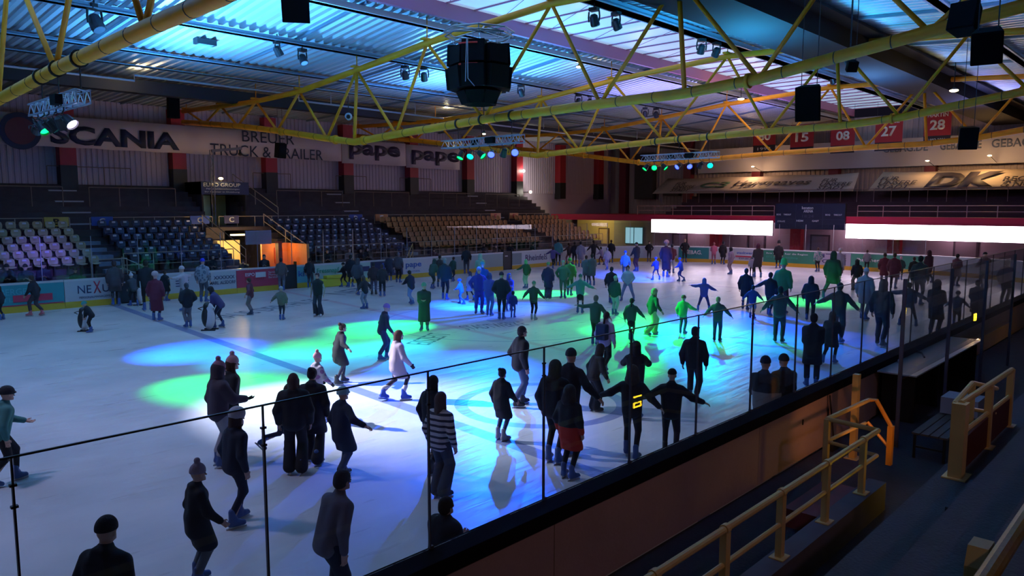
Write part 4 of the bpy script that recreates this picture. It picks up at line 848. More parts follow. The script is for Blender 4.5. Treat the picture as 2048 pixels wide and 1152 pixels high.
# rail A on the kerb with the return to the board
ra=empty('railing',(8,3.3,.4),0,'long yellow tube railing on the kerb, lower middle to right','railing'); I=Matrix.Translation((-8,-3.3,-.4))
def rp(n,b,m=RAILY,root=ra,I=I):
    o=b.build(n,m,root); o.matrix_parent_inverse=I; return o
for x in (1.5,2.75,4.0,5.25,6.5,7.78,9.07,10.35): rp('post',post(MB(),x,3.3,.4,1.14))
c1=gz(1762,862,1.14); c2=gz(1655,838,1.14); c3=gz(1737,800,1.16); c4=gz(1782,856,.85)
rp('top_rail',MB().tube([(-3,3.3,1.14),(c1[0],3.3,1.14),tuple(c2),tuple(c3)],.036,10)); rp('mid_rail',MB().tube([(-3,3.3,.78),(c1[0],3.3,.78),(c2[0],c2[1],.80),(c3[0]-.1,c3[1],.80)],.028,8))
for x in (4.0,5.25,6.5,7.78,9.07,10.35): 
    b=MB(); b.tube([(x-.035,3.3,1.14),(x+.035,3.3,1.14)],.05,10); rp('collar',b)
rp('post',post(MB(),c2[0],c2[1],0,1.14)); rp('post',post(MB(),float(gY(1713,765,4.3)[0]),4.3,0,1.45,.06))
# yellow gate rail, the orange light on it put into its paint colour
gt=empty('handrail',(c3[0],c3[1],0),0,'orange lit yellow sloping handrail beside the near board','handrail'); I2=Matrix.Translation((-c3[0],-c3[1],0))
b=MB(); q0=Vector(c3); q1=Vector(gX(1782,853,12.55)); q2=gX(1780,930,12.55); b.tube([tuple(q0),tuple(q0+Vector((.0,-.12,.02))),tuple(q1)],.033,8); b.tube([tuple(q0-Vector((0,0,.36))),tuple(q1-Vector((0,0,.36)))],.026,8); rp('rail',b,mat('orange_lit_rail',(.75,.30,.03),.4),gt,I2)
b=MB(); b.box(q1.x-.045,q1.x+.045,q1.y-.04,q1.y+.04,max(0.,float(q2[2])),q1.z+.01); rp('post',b,mat('orange_lit_rail',(.75,.30,.03),.4),gt,I2)
# rail B on the platform at right
rb=empty('railing',(9.5,2.0,1.2),0,'thick yellow railing with a broad square post on the near platform at right','railing'); I3=Matrix.Translation((-9.5,-2.0,-1.2))
b=MB(); b.box(9.35,9.53,1.93,2.07,1.2,2.06); b.box(9.3,9.62,1.88,2.12,1.2,1.215); rp('broad_post',b,RAILY,rb,I3)
for x in (10.9,12.2): rp('post',post(MB(),x,2.0,1.2,2.0,.05),RAILY,rb,I3)
n1=gY(1945,766,2.12); n2=gY(1993,777,2.0); rp('post',post(MB(),float(n1[0]),float(n1[1]),1.2,float(n1[2]),.04),RAILY,rb,I3)
rp('top_rail',MB().tube([(9.45,2.,2.05),(12.24,2.,1.99)],.036,10),RAILY,rb,I3); rp('mid_rail',MB().tube([(9.5,2.,1.68),(12.24,2.,1.62)],.028,8),RAILY,rb,I3)
rp('inner_rail',MB().tube([(9.42,2.06,2.04),tuple(n1),tuple(n2)],.030,8),RAILY,rb,I3); rp('low_rail',MB().tube([tuple(n1-np.array([0,0,.33])),tuple(n2-np.array([0,0,.33]))],.024,8),RAILY,rb,I3)
b=MB(); b.box(9.6,12.2,1.985,2.015,1.22,1.6); rp('kick_panel',b,mat('maroon_panel',(.10,.02,.015),.6),rb,I3)
# handrail beside the photographer
rc=empty('handrail',(3.3,.6,1.95),0,'very near yellow handrail with chamfered post in the lower right corner','handrail'); I4=Matrix.Translation((-3.3,-.6,-1.95))
b=MB(); b.prism([(3.19,1.9),(3.19,2.88),(3.23,2.95),(3.33,2.95),(3.37,2.88),(3.37,1.9)],.56,.63,axis='y'); rp('post',b,RAILY,rc,I4)
a0=gY(1950,1190,.52); a1=gY(2090,975,.52); rp('rail',MB().tube([tuple(a0-(a1-a0)*1.2),tuple(a0),tuple(a1),tuple(a1+(a1-a0)*2)],.033,12),mat('worn_yellow',(.45,.30,.08),.35,noise=(40,.35)),rc,I4)
# timekeeping table and cabinets beside the board
tb=empty('timekeeping_table',(18.4,4.47,0),0,'long white topped timekeeping table against the near board','table')
b=MB(); b.box(-2.75,2.7,-.38,.34,.97,1.0); b.build('tabletop',mat('white_tabletop',(.42,.44,.46),.18),tb,bevel=.004)
b=MB(); b.box(-2.55,2.6,.1,.3,.0,.97); b.build('back_panel',BLK,tb)
for x in (-2.5,-.8,.9,2.5): b=MB(); b.box(x-.03,x+.03,-.3,.28,0,.97); b.build('leg',BLK,tb)
def small(name,px,py,z,build,label,cat):
    p=gz(px,py,z); o=empty(name,tuple(p),.4,label,cat); build(o); return o
small('microphone',1845,712,1.0,lambda o:(MB().tube([(-.25,0,.02),(.1,.0,.05),(.3,.05,.03)],.02,6).build('stand',BLK,o),MB().ball((.34,.05,.04),.04).build('capsule',BLK,o)),'small black microphone lying on the timekeeping table','microphone')
small('glass_bottle',1800,728,1.0,lambda o:(MB().tube([(0,0,.0),(.16,0,.04),(.22,0,.05)],[.035,.035,.012],8).build('bottle_body',mat('clear_plastic',(.5,.5,.52),.1),o),),'clear bottle lying near the left end of the table','bottle')
# bench behind the rail, dark box and umbrella stand
bn=empty('bench',(14.6,3.3,0),0,'dark slatted wooden bench on the walkway at right','bench'); SL=mat('dark_wood',(.07,.055,.05),.6,noise=(8,.3))
for k in range(4): b=MB(); b.box(-1.0,1.6,-.26+.14*k,-.14+.14*k,.43,.46); b.build('slat',SL,bn)
for x in (-.9,1.5): b=MB(); b.bar((x,-.2,0),(x,-.2,.43),.04,.04); b.bar((x,.25,0),(x,.25,.43),.04,.04); b.bar((x,-.2,.2),(x,.25,.2),.03,.03); b.build('leg',BLK,bn)
b=MB(); b.box(15.2,15.8,2.95,3.55,.48,.78); tag(b.build('paper_box',mat('grey_blue_box',(.30,.33,.42),.6)),'pale grey box standing on the dark bench','box')
b=MB(); b.box(9.5,10.9,3.45,4.0,.0,.25); tag(b.build('step_block',mat('maroon_step',(.22,.06,.06),.8,noise=(3,.3))),'maroon painted step block inside the yellow rail corner','step')
ub=empty('broom',(13.2,4.7,0),0,'dark broom leaning on the outside of the near board','broom'); b=MB(); b.tube([(0,0,.08),(.02,.12,.95)],.014,6); b.build('handle',BLK,ub); b=MB(); b.box(-.16,.16,-.04,.04,0,.1); b.build('brush',BLK,ub)
# penalty bench glass box at right
for (x,y) in ((13.4,3.9),): pass
pg=empty('glass_screen',(19.0,3.95,0),0,'tall clear glass screen with pale edges behind the timekeeping table','glass screen'); b=MB(); b.box(-4.9,4.5,-.006,.006,1.2,3.0); b.build('pane',GLASS,pg)
for x in (-4.9,-1.8,1.3,4.5): b=MB(); b.box(x-.02,x+.02,-.03,.03,0,3.0); b.build('post',mat('pale_post',(.12,.10,.13),.5),pg)
# small illuminated signs on the front of the near platform (they face the ice; the glass mirrors them)
for (px,py,yy,l) in [(1275,803,7.75,'small lit yellow sign low on the platform front, facing the ice'),(1810,622,7.75,'second small lit yellow sign further along the platform front')]:
    d=ray(px,py); v=CAM+d*(yy/d[1]); sx_,sz_=float(v[0]),float(v[2])
    o=empty('exit_sign',(sx_,2.22,max(.3,min(1.0,sz_))),0,l,'sign','lit signs on the platform front'); b=MB(); b.box(-.15,.15,-.02,.025,-.13,.13); b.build('housing',BLK,o)
    b=MB(); b.box(-.13,.13,.025,.03,-.11,.11); b.build('lit_face',mat('lit_yellow',(1,.8,.1),.5,emit=(1.,.62,.02),es=22),o)
    b=MB(); b.box(-.09,-.02,.03,.034,.03,.07); b.box(.02,.09,.03,.034,.03,.07); b.box(-.09,.09,.03,.034,-.08,-.03); b.box(-.01,.01,.03,.034,-.02,.09); b.build('symbol',BLK,o)
spot('sign_glow',(10.9,2.5,1.0),(12.9,4.9,.5),(1.,.40,.16),60,48,1.,.05)
def mirrored(px,py,dist):
    d=ray(px,py); d=d/np.linalg.norm(d); P=CAM+d*dist; return (P[0],2*5.0-P[1],P[2])
# ================= PEOPLE =================
def snet(F,org,h):
    """surface nets: sample grid F (negative inside) -> vertices, quads"""
    I=F<0; nx,ny,nz=F.shape
    c=np.zeros((nx-1,ny-1,nz-1),np.int8)
    for i in (0,1):
        for j in (0,1):
            for k in (0,1): c+=I[i:nx-1+i,j:ny-1+j,k:nz-1+k]
    act=(c>0)&(c<8); A=np.argwhere(act)
    if len(A)==0: return np.zeros((0,3)),np.zeros((0,4),int)
    vid=-np.ones(act.shape,np.int64); vid[act]=np.arange(len(A))
    S=np.zeros((len(A),3)); N=np.zeros(len(A)); co=[(0,0,0),(1,0,0),(0,1,0),(1,1,0),(0,0,1),(1,0,1),(0,1,1),(1,1,1)]
    E=[(0,1),(2,3),(4,5),(6,7),(0,2),(1,3),(4,6),(5,7),(0,4),(1,5),(2,6),(3,7)]
    V=[F[A[:,0]+o[0],A[:,1]+o[1],A[:,2]+o[2]] for o in co]
    for (a,b) in E:
        m=(V[a]<0)!=(V[b]<0); t=V[a][m]/(V[a][m]-V[b][m]); S[m]+=np.array(co[a])+t[:,None]*(np.array(co[b])-np.array(co[a])); N[m]+=1
    P=org+(A+S/N[:,None])*h; Q=[]
    for ax in range(3):
        o1,o2=[a for a in range(3) if a!=ax]
        sl0=[slice(None)]*3; sl1=[slice(None)]*3; sl0[ax]=slice(0,-1); sl1[ax]=slice(1,None)
        ch=(I[tuple(sl0)]!=I[tuple(sl1)]); X=np.argwhere(ch)
        X=X[(X[:,o1]>0)&(X[:,o2]>0)&(X[:,o1]<F.shape[o1]-1)&(X[:,o2]<F.shape[o2]-1)]
        if len(X)==0: continue
        s=I[X[:,0],X[:,1],X[:,2]]
        def g(d1,d2):
            Y=X.copy(); Y[:,o1]-=d1; Y[:,o2]-=d2; return vid[Y[:,0],Y[:,1],Y[:,2]]
        q=np.stack([g(0,0),g(1,0),g(1,1),g(0,1)],1); flip=~s if ax!=1 else s; q[flip]=q[flip][:,::-1]; Q.append(q)
    return P,np.concatenate(Q)
def sdf(prims,h,k=.03,pad=None):
    """prims: ('c',a,b,ra,rb) round cone; ('e',c,(rx,ry,rz)) ellipsoid; ('b',c,(hx,hy,hz),r) box; prefix '-' cuts"""
    lo=np.full(3,1e9); hi=-lo
    for p in prims:
        if p[0][0]=='-': continue
        if p[0]=='c': a,b=np.array(p[1]),np.array(p[2]); r=max(p[3],p[4]); lo=np.minimum(lo,np.minimum(a,b)-r); hi=np.maximum(hi,np.maximum(a,b)+r)
        elif p[0]=='e': lo=np.minimum(lo,np.array(p[1])-p[2]); hi=np.maximum(hi,np.array(p[1])+p[2])
        else: lo=np.minimum(lo,np.array(p[1])-p[2]-p[3]); hi=np.maximum(hi,np.array(p[1])+p[2]+p[3])
    pad=2.5*h+k*.5; lo-=pad; hi+=pad; n=np.ceil((hi-lo)/h).astype(int)+1
    ax=[lo[i]+np.arange(n[i])*h for i in range(3)]; X,Y,Z=np.meshgrid(*ax,indexing='ij'); G=np.stack([X,Y,Z],-1).astype(np.float32)
    D=None
    for p in prims:
        t=p[0].lstrip('-')
        if t=='c':
            a=np.array(p[1],np.float32); b=np.array(p[2],np.float32); ba=b-a; L=float(ba@ba)+1e-9; pa=G-a; hh=np.clip((pa@ba)/L,0,1); d=np.linalg.norm(pa-hh[...,None]*ba,axis=-1)-(p[3]+(p[4]-p[3])*hh)
        elif t=='e':
            r=np.array(p[2],np.float32); q=(G-np.array(p[1],np.float32))/r; l=np.linalg.norm(q,axis=-1)+1e-6; l2=np.linalg.norm(q/r,axis=-1)+1e-6; d=l*(l-1)/l2
        else:
            q=np.abs(G-np.array(p[1],np.float32))-np.array(p[2],np.float32); d=np.linalg.norm(np.maximum(q,0),axis=-1)+np.minimum(q.max(-1),0)-p[3]
        if D is None: D=d; continue
        if p[0][0]=='-': D=np.maximum(D,-d)
        else:
            kk=p[-1] if p[0]=='k' else k; hh=np.clip(.5+.5*(d-D)/kk,0,1); D=d*(1-hh)+D*hh-kk*hh*(1-hh)
    return snet(D,lo,h)
def np_mesh(name,parts,mats,smooth=True):
    """parts: list of (verts,quads,material index)"""
    V=[];Q=[];M=[];n=0
    for (v,q,mi) in parts: V.append(v);Q.append(q+n);M+= [mi]*len(q);n+=len(v)
    V=np.concatenate(V);Q=np.concatenate(Q).astype(np.int32); me=bpy.data.meshes.new(name)
    me.vertices.add(len(V)); me.vertices.foreach_set('co',V.astype(np.float32).ravel()); me.loops.add(len(Q)*4); me.loops.foreach_set('vertex_index',Q.ravel())
    me.polygons.add(len(Q)); me.polygons.foreach_set('loop_start',np.arange(len(Q),dtype=np.int32)*4); me.polygons.foreach_set('loop_total',np.full(len(Q),4,np.int32))
    for m in mats: me.materials.append(m)
    me.polygons.foreach_set('material_index',np.array(M,np.int32)); me.polygons.foreach_set('use_smooth',np.ones(len(Q),bool)); me.update(); return me
def obj(name,me,parent=None,M=None):
    o=bpy.data.objects.new(name,me); COL.objects.link(o)
    if parent is not None: o.parent=parent
    if M is not None: o.matrix_local=M
    return o
# ---- templates
_c={}
def head_t(h):
    k=('head',h)
    if k not in _c:
        P=[('e',(-.012,0,.02),(.098,.077,.105)),('e',(.028,0,-.055),(.062,.055,.062)),('c',(-.02,0,-.06),(-.035,0,-.19),.055,.06),
           ('c',(.09,0,.0),(.108,0,-.025),.008,.014),('e',(.078,0,-.09),(.025,.03,.02)),('e',(.085,0,-.062),(.018,.026,.008)),('e',(.0,.077,-.01),(.018,.010,.032)),('e',(.0,-.077,-.01),(.018,.010,.032)),('e',(.078,0,.03),(.02,.05,.012)),
           ('-e',(.105,.033,.008),(.022,.018,.012)),('-e',(.105,-.033,.008),(.022,.018,.012))]
        _c[k]=sdf(P,h,.016)
    return _c[k]
def eye_t():
    if 'eye' not in _c: _c['eye']=sdf([('e',(.084,.033,.008),(.012,.013,.008)),('e',(.084,-.033,.008),(.012,.013,.008))],.005,.002)
    return _c['eye']
def hand_t(h,glove=False):
    """right hand hanging along -z, palm towards -y ... thumb forward (+x)"""
    k=('hand',h,glove)
    if k not in _c:
        g=.003 if glove else 0.; P=[('b',(0,0,-.055),(.028,.006,.035),.010+g),('c',(0,0,.02),(0,0,-.03),.026+g,.026+g)]
        for i,(x,l) in enumerate([(.030,.072),(.010,.080),(-.011,.074),(-.031,.058)]):
            a=(x,0,-.098); b=(x*1.05,.006,-.098-l*.5); c=(x*1.05,.030,-.098-l*.85); r=.0092+g
            P+=[('c',a,b,r,r*.95),('c',b,c,r*.95,r*.8)]
        P+=[('c',(.028,.004,-.03),(.055,.016,-.062),.014+g,.011+g),('c',(.055,.016,-.062),(.056,.030,-.092),.011+g,.0085+g)]
        _c[k]=sdf(P,h,.006)
    return _c[k]
def boot_t():
    if 'boot' not in _c:
        P=[('c',(-.06,0,.10),(.05,0,.095),.045,.046),('c',(.05,0,.095),(.135,0,.085),.046,.035),('c',(-.035,0,.11),(-.03,0,.27),.05,.055),('b',(.035,0,.066),(.12,.034,.008),.008),('e',(.0,0,.16),(.05,.04,.05))]
        _c['boot']=sdf(P,.014,.025)
    return _c['boot']
def boot_mesh(col):
    k=('bm',col)
    if k not in _c:
        v,q=boot_t(); me=np_mesh('skate',[(v,q,0)],[mat('boot_%.2f_%.2f_%.2f'%col,col,.5)])
        b=MB(); b.box(-.125,.18,-.0035,.0035,0,.028); b.box(-.09,-.03,-.016,.016,.026,.062); b.box(.07,.13,-.016,.016,.026,.06); b.box(-.1,.15,-.012,.012,.024,.034)
        t=b.build('blade',[STEEL]); bme=t.data; bpy.data.objects.remove(t); _c[k]=(me,bme)
    return _c[k]
def hd(kind,h=.012):
    k=('hd',kind,h)
    if k in _c: return _c[k]
    F=('-b',(.115,0,-.045),(.06,.062,.075),.01)         # face opening
    S=('e',(-.018,0,.032),(.108,.090,.108))
    P={'short':[S,('e',(-.05,0,-.03),(.07,.078,.07)),('-b',(.13,0,-.06),(.075,.2,.10),.005),('-b',(.0,0,-.16),(.2,.2,.06),0)],
       'long':[S,('c',(-.06,.0,.0),(-.075,0,-.30),.085,.075),('c',(-.02,.075,0),(.0,.075,-.22),.035,.03),('c',(-.02,-.075,0),(.0,-.075,-.22),.035,.03),F],
       'pony':[S,('e',(-.05,0,-.02),(.07,.078,.06)),('c',(-.11,0,.03),(-.15,0,-.20),.035,.028),('-b',(.13,0,-.06),(.075,.2,.10),.005),('-b',(.05,0,-.15),(.15,.2,.06),0)],
       'bun':[S,('e',(-.05,0,-.02),(.07,.078,.06)),('e',(-.11,0,.11),(.05,.05,.05)),('-b',(.13,0,-.06),(.075,.2,.10),.005),('-b',(.05,0,-.15),(.15,.2,.06),0)],
       'curly':[('e',(-.02,0,.04),(.125,.115,.12)),('e',(-.06,0,-.04),(.09,.11,.09)),('c',(-.02,.09,0),(.0,.09,-.15),.045,.04),('c',(-.02,-.09,0),(.0,-.09,-.15),.045,.04),F],
       'beanie':[('e',(-.014,0,.045),(.114,.096,.118)),('-b',(0,0,-.10),(.2,.2,.12),.0),('c',(.0,0,.03),(.0,0,.045),.0,.0)][:2],
       'pompom':[('e',(-.014,0,.05),(.118,.100,.125)),('-b',(0,0,-.10),(.2,.2,.12),.0),('e',(-.02,0,.205),(.045,.045,.045))],
       'fluffy':[('e',(-.014,0,.07),(.135,.12,.12)),('-b',(0,0,-.11),(.2,.2,.12),.0)],
       'helmet':[('e',(-.016,0,.05),(.130,.108,.118)),('-b',(0,0,-.12),(.2,.2,.13),.0),('e',(.10,0,.035),(.045,.07,.012))],
       'hood':[('e',(-.025,0,.02),(.128,.112,.135)),('c',(-.04,0,-.06),(-.04,0,-.13),.11,.12),('-b',(.15,0,-.0),(.07,.068,.095),.02)],
       'furhood':[('e',(-.025,0,.02),(.135,.12,.14)),('c',(-.04,0,-.06),(-.05,0,-.13),.13,.15),('-b',(.15,0,-.0),(.07,.07,.10),.02)],
       'cap':[('e',(-.014,0,.05),(.110,.092,.10)),('-b',(0,0,-.10),(.2,.2,.13),.0),('e',(.12,0,.035),(.06,.06,.01))],
       'band':[('e',(-.014,0,.03),(.112,.094,.112)),('-b',(0,0,-.10),(.2,.2,.12),.0),('-b',(0,0,.19),(.2,.2,.12),.0)],
       'bighat':[('c',(-.015,0,.06),(-.02,0,.17),.115,.10),('-b',(0,0,-.08),(.2,.2,.12),0),('e',(0,0,.045),(.15,.14,.018))]}[kind]
    v,q=sdf(P,h,.03); _c[k]=np_mesh(kind,[(v,q,0)],[]); 
    return _c[k]
HDN={'short':'hair','long':'hair','pony':'hair','bun':'hair','curly':'hair','beanie':'beanie','pompom':'bobble_hat','fluffy':'fluffy_hat','helmet':'helmet','hood':'hood','furhood':'fur_hood','cap':'cap','band':'headband','bighat':'hat'}
def hd_obj(kind,col,parent,M):
    me=hd(kind,.010); me2=_c.get(('hdc',kind,col))
    if me2 is None:
        me2=me.copy(); me2.materials.clear(); me2.materials.append(mat('head_%.3f_%.3f_%.3f'%col,col,.85,bump=(70,.6))); _c[('hdc',kind,col)]=me2
    return obj(HDN[kind],me2,parent,M)
def ik(a,c,l1,l2,bend):
    a=Vector(a);c=Vector(c); d=c-a; L=d.length
    if L>(l1+l2)*.998: c=a+d.normalized()*(l1+l2)*.998; d=c-a; L=d.length
    u=d/L; x=(l1*l1-l2*l2+L*L)/(2*L); h=math.sqrt(max(0,l1*l1-x*x)); n=Vector(bend)-u*Vector(bend).dot(u); n=n.normalized() if n.length>1e-5 else Vector((0,0,1))
    return a+u*x+n*h,c
ARM={'down':(.05,.09,-.50),'out':(.08,.44,-.24),'low':(.06,.34,-.38),'high':(.06,.52,-.02),'fwd':(.40,.02,-.25),'fwdlow':(.28,.08,-.42),'pocket':(.10,.02,-.40),'hips':(.0,.06,-.42),'fold':(.20,-.16,-.26),'hold':(.26,-.10,-.20),'back':(-.20,.12,-.42),'face':(.22,-.06,.04),'push':(.42,-.05,-.42)}
LEG={'stand':((.02,.11,0),(-.02,-.11,0)),'close':((.0,.08,0),(.0,-.08,0)),'wide':((.0,.30,0),(.0,-.30,0)),'glideL':((.16,.10,0),(-.30,-.14,.04)),'glideR':((-.30,.14,.04),(.16,-.10,0)),'kickR':((.05,.08,0),(-.62,-.10,.30)),'kickL':((-.62,.10,.30),(.05,-.08,0)),'walk':((.20,.09,0),(-.20,-.09,.02)),'step':((.14,.12,0),(-.12,-.12,0))}
SKIN=mat('skin',(.52,.32,.24),.6); EYEM=mat('eye_dark',(.02,.015,.015),.3)
def cloth(col,kind=None):
    k='cloth_%.3f_%.3f_%.3f'%col+(kind or '')
    if k in MC: return MC[k]
    m=mat(k,col,.85,bump=(9,.5)); nt=m.node_tree; b=nt.nodes['Principled BSDF']
    if kind in('stripe','pattern','twotone','band'):
        tc=nt.nodes.new('ShaderNodeTexCoord'); mx=nt.nodes.new('ShaderNodeMix'); mx.data_type='RGBA'; mx.inputs[6].default_value=(*col,1)
        sp=nt.nodes.new('ShaderNodeSeparateXYZ'); nt.links.new(tc.outputs['Object'],sp.inputs[0])
        if kind=='stripe':
            a=nt.nodes.new('ShaderNodeMath'); a.operation='MULTIPLY'; a.inputs[1].default_value=75; nt.links.new(sp.outputs[2],a.inputs[0]); s=nt.nodes.new('ShaderNodeMath'); s.operation='SINE'; nt.links.new(a.outputs[0],s.inputs[0]); g=nt.nodes.new('ShaderNodeMath'); g.operation='GREATER_THAN'; g.inputs[1].default_value=.25; nt.links.new(s.outputs[0],g.inputs[0]); nt.links.new(g.outputs[0],mx.inputs[0]); mx.inputs[7].default_value=(.035,.035,.06,1)
        elif kind=='pattern':
            n=nt.nodes.new('ShaderNodeTexVoronoi'); n.inputs['Scale'].default_value=9; nt.links.new(tc.outputs['Object'],n.inputs['Vector']); g=nt.nodes.new('ShaderNodeMath'); g.operation='GREATER_THAN'; g.inputs[1].default_value=.42; nt.links.new(n.outputs['Distance'],g.inputs[0]); nt.links.new(g.outputs[0],mx.inputs[0]); mx.inputs[7].default_value=(.30,.30,.34,1)
        else:
            g=nt.nodes.new('ShaderNodeMath'); g.operation='LESS_THAN'; g.inputs[1].default_value={'twotone':.86,'band':1.12}[kind]; nt.links.new(sp.outputs[2],g.inputs[0]); nt.links.new(g.outputs[0],mx.inputs[0]); mx.inputs[7].default_value=(.55,.03,.01,1) if kind=='twotone' else (.30,.26,.24,1)
        nt.links.new(mx.outputs[2],b.inputs['Base Color'])
    return m
def R3(yaw=0,pitch=0,roll=0): return (Matrix.Rotation(yaw,3,'Z')@Matrix.Rotation(pitch,3,'Y')@Matrix.Rotation(roll,3,'X'))
def yaw_px(P,face):
    az=math.atan2(P[1],P[0]); return az-math.radians(face)
NP=[0]
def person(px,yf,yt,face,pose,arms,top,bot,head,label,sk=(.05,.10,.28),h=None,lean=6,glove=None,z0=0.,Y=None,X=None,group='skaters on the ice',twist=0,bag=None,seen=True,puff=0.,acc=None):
    """px,yf foot pixel, yt top-of-head pixel; face 0 away from the photographer, 90 to the right, 180 towards"""
    pxt=px if not isinstance(px,tuple) else px[1]; pxf=px if not isinstance(px,tuple) else px[0]
    if Y is not None: P=gY(pxt,yt,Y); P[2]=z0; hm=min(1.88,gY(pxt,yt,Y)[2]-z0)
    elif X is not None: P=gX(pxt,yt,X); P[2]=z0; hm=gX(pxt,yt,X)[2]-z0
    elif yf is None: P=gz(pxt,yt,h+z0); hm=h; P[2]=z0
    else:
        P=gz(pxf,yf,z0)
        if P[1]>34.5: P*=34.5/P[1]; P[2]=z0
        if P[0]>51.5: P*=51.5/P[0]; P[2]=z0
        if P[0]>43.5 and P[1]>26.5:
            for _ in range(12):
                if math.hypot(P[0]-43.5,P[1]-26.5)>7.95: P[:2]*=.99
        d=ray(pxt,yt); fw=np.array([Fv[0],Fv[1]])/math.hypot(Fv[0],Fv[1]); t=(P[:2]@fw)/(d[:2]@fw); hm=EYE+d[2]*t-z0
        if h: hm=h
    dist=math.hypot(P[0],P[1]); vox=min(.045,max(.018,dist*.0013)); yaw=yaw_px(P,face)
    # --- joints, in units of a 1.83 m tall figure on skates; x forward, y left
    lg=LEG[pose]; drop=.0
    for f in lg: drop=max(drop,.86-math.sqrt(max(.3,.86**2-((f[0])**2+(abs(f[1])-.1)**2))) if f[2]<.1 else 0)
    hz=1.02-drop-.015; ln=math.radians(lean); T=R3(0,ln)
    hip=Vector((-.10*math.sin(ln)*2,0,hz)); ch=hip+T@Vector((0,0,.44)); nk=hip+T@Vector((0,0,.53)); Th=R3(0,ln*.45); hc=nk+Th@Vector((.025,0,.175))
    ztop=hc.z+.125; s=hm/ztop; child=hm<1.42; hs=1.0+(.35*(1.42-hm)/1.42*1.8 if child else 0)
    J={}
    for side,(f,sg) in zip('LR',((lg[0],1),(lg[1],-1))):
        an=Vector((f[0]-.02,f[1],.17+f[2])); hp=hip+Vector((0,.085*sg,-.02)); kn,an=ik(hp,an,.435,.43,(1,.12*sg,0)); J['h'+side]=hp;J['k'+side]=kn;J['a'+side]=an
    if isinstance(arms,str): arms=(arms,arms)
    for side,a,sg in (('L',arms[0],1),('R',arms[1],-1)):
        o=ARM[a]; shd=ch+T@Vector((0,.185*sg,.0)); hd_=shd+T@Vector((o[0],o[1]*sg,o[2])); bend=T@(Vector((-1,.9*sg,-.3)) if a in('hips',) else Vector((-.6,.5*sg,-.5)));
        el,wr=ik(shd,hd_,.285,.25,bend); J['s'+side]=shd;J['e'+side]=el;J['w'+side]=wr
    V=lambda v: tuple(v*s)
    body=[]; t=T; 
    def tor(dr,zlo,zhi,wl,wh):
        a=hip+T@Vector((0,0,zlo)); b=hip+T@Vector((0,0,zhi)); return [('c',V(a+Vector((0,wl*sg,0))),V(b+Vector((0,wh*sg,0))),dr*s,dr*s*1.03) for sg in (1,-1)]
    bare=bot[0] in('skirt','shorts','bare')
    P1=tor(.10,-.02,.42,.06,.085)
    for S in 'LR':
        P1+=[('c',V(J['h'+S]),V(J['k'+S]),.075*s,.052*s),('c',V(J['k'+S]),V(J['a'+S]),.05*s,.036*s),('c',V(J['s'+S]),V(J['e'+S]),.045*s,.036*s),('c',V(J['e'+S]),V(J['w'+S]),.034*s,.024*s)]
    P1+=[('c',V(ch),V(nk+Vector((.01,0,.06))),.06*s,.052*s)]
    parts=[(*sdf(P1,vox*1.3 if not bare else vox,.03),0)]
    hv,hq=head_t(.009 if dist<20 else .016); Rh=np.array(Th@R3(twist)); hp_=np.array(hc)*s; parts.append(((hv*s*hs)@Rh.T+hp_,hq,0))
    if dist<30: ev,eq=eye_t(); parts.append(((ev*s*hs)@Rh.T+hp_,eq,1))
    hands=[]
    for S,sg in (('L',1),('R',-1)):
        d=(J['w'+S]-J['e'+S]).normalized(); zax=-d; xax=(T@Vector((1,0,0))); xax=(xax-zax*xax.dot(zax)); 
        if xax.length<.1: xax=Vector((0,-sg,0)); xax=xax-zax*xax.dot(zax)
        xax.normalize(); yax=zax.cross(xax)
        Rm=np.array(Matrix((xax,yax,zax)).transposed()); mir=np.array([1,-sg,1]) # palms inwards
        gv,gq=hand_t(.006 if dist<14 else .011, bool(glove)); 
        vv=((gv*mir)*s*1.02)@Rm.T+np.array(J['w'+S])*s; qq=gq if sg==-1 else gq[:,::-1]
        hands.append((vv,qq,0))
    if not glove: parts+=hands
    root=empty('person',(P[0],P[1],z0),yaw,label,'person',group)
    obj('body',np_mesh('body',parts,[SKIN,EYEM]),root)
    if glove:
        for g in hands: obj('glove',np_mesh('glove',[g],[cloth(glove)]),root)
    # --- clothes
    ts,tc=top[0],top[1]; pf={'puffer':.030,'jacket':.016,'coat':.016,'longcoat':.016,'hoodie':.012,'sweater':.012,'vest':.02}.get(ts,.014)+puff+.014
    lo={'coat':-.14,'longcoat':-.14}.get(ts,-.05)
    C=tor(.112+pf,lo,.40,.05,.075)
    for S in 'LR':
        if ts!='vest': C+=[('c',V(J['s'+S]),V(J['e'+S]),(.055+pf)*s,(.044+pf)*s),('c',V(J['e'+S]),V(J['e'+S].lerp(J['w'+S],.94)),(.042+pf)*s,(.034+pf*.7)*s)]
        else: C+=[('c',V(J['s'+S]),V(J['s'+S].lerp(J['e'+S],.15)),.07*s,.06*s)]
    C+=[('c',V(ch+T@Vector((0,0,.0))),V(nk+Vector((.0,0,.03))),(.095+pf*.5)*s,(.066+pf*.3)*s)]
    if ts in('coat','longcoat'):
        zl=.62 if ts=='coat' else .42; q=(J['kL']+J['kR'])*.5; b_=hip.lerp(q,1.) ; b_=Vector((b_.x*.8,0,zl)); a_=hip+Vector((0,0,.05))
        for sg in (1,-1): C+=[('c',V(a_+Vector((0,.05*sg,0))),V(b_+Vector((0,.075*sg,0))),(.125+pf)*s,(.13+pf)*s)]
        C.append(('-b',(0,0,(b_.z-.125)*s-.02),(1.,1.,.10*s),0))
    if ts in('hoodie','jacket','puffer','coat') and head[0] not in('hood','furhood'): C+=[('c',V(nk+T@Vector((-.075,.05,.0))),V(nk+T@Vector((-.075,-.05,.0))),.055*s,.055*s)]
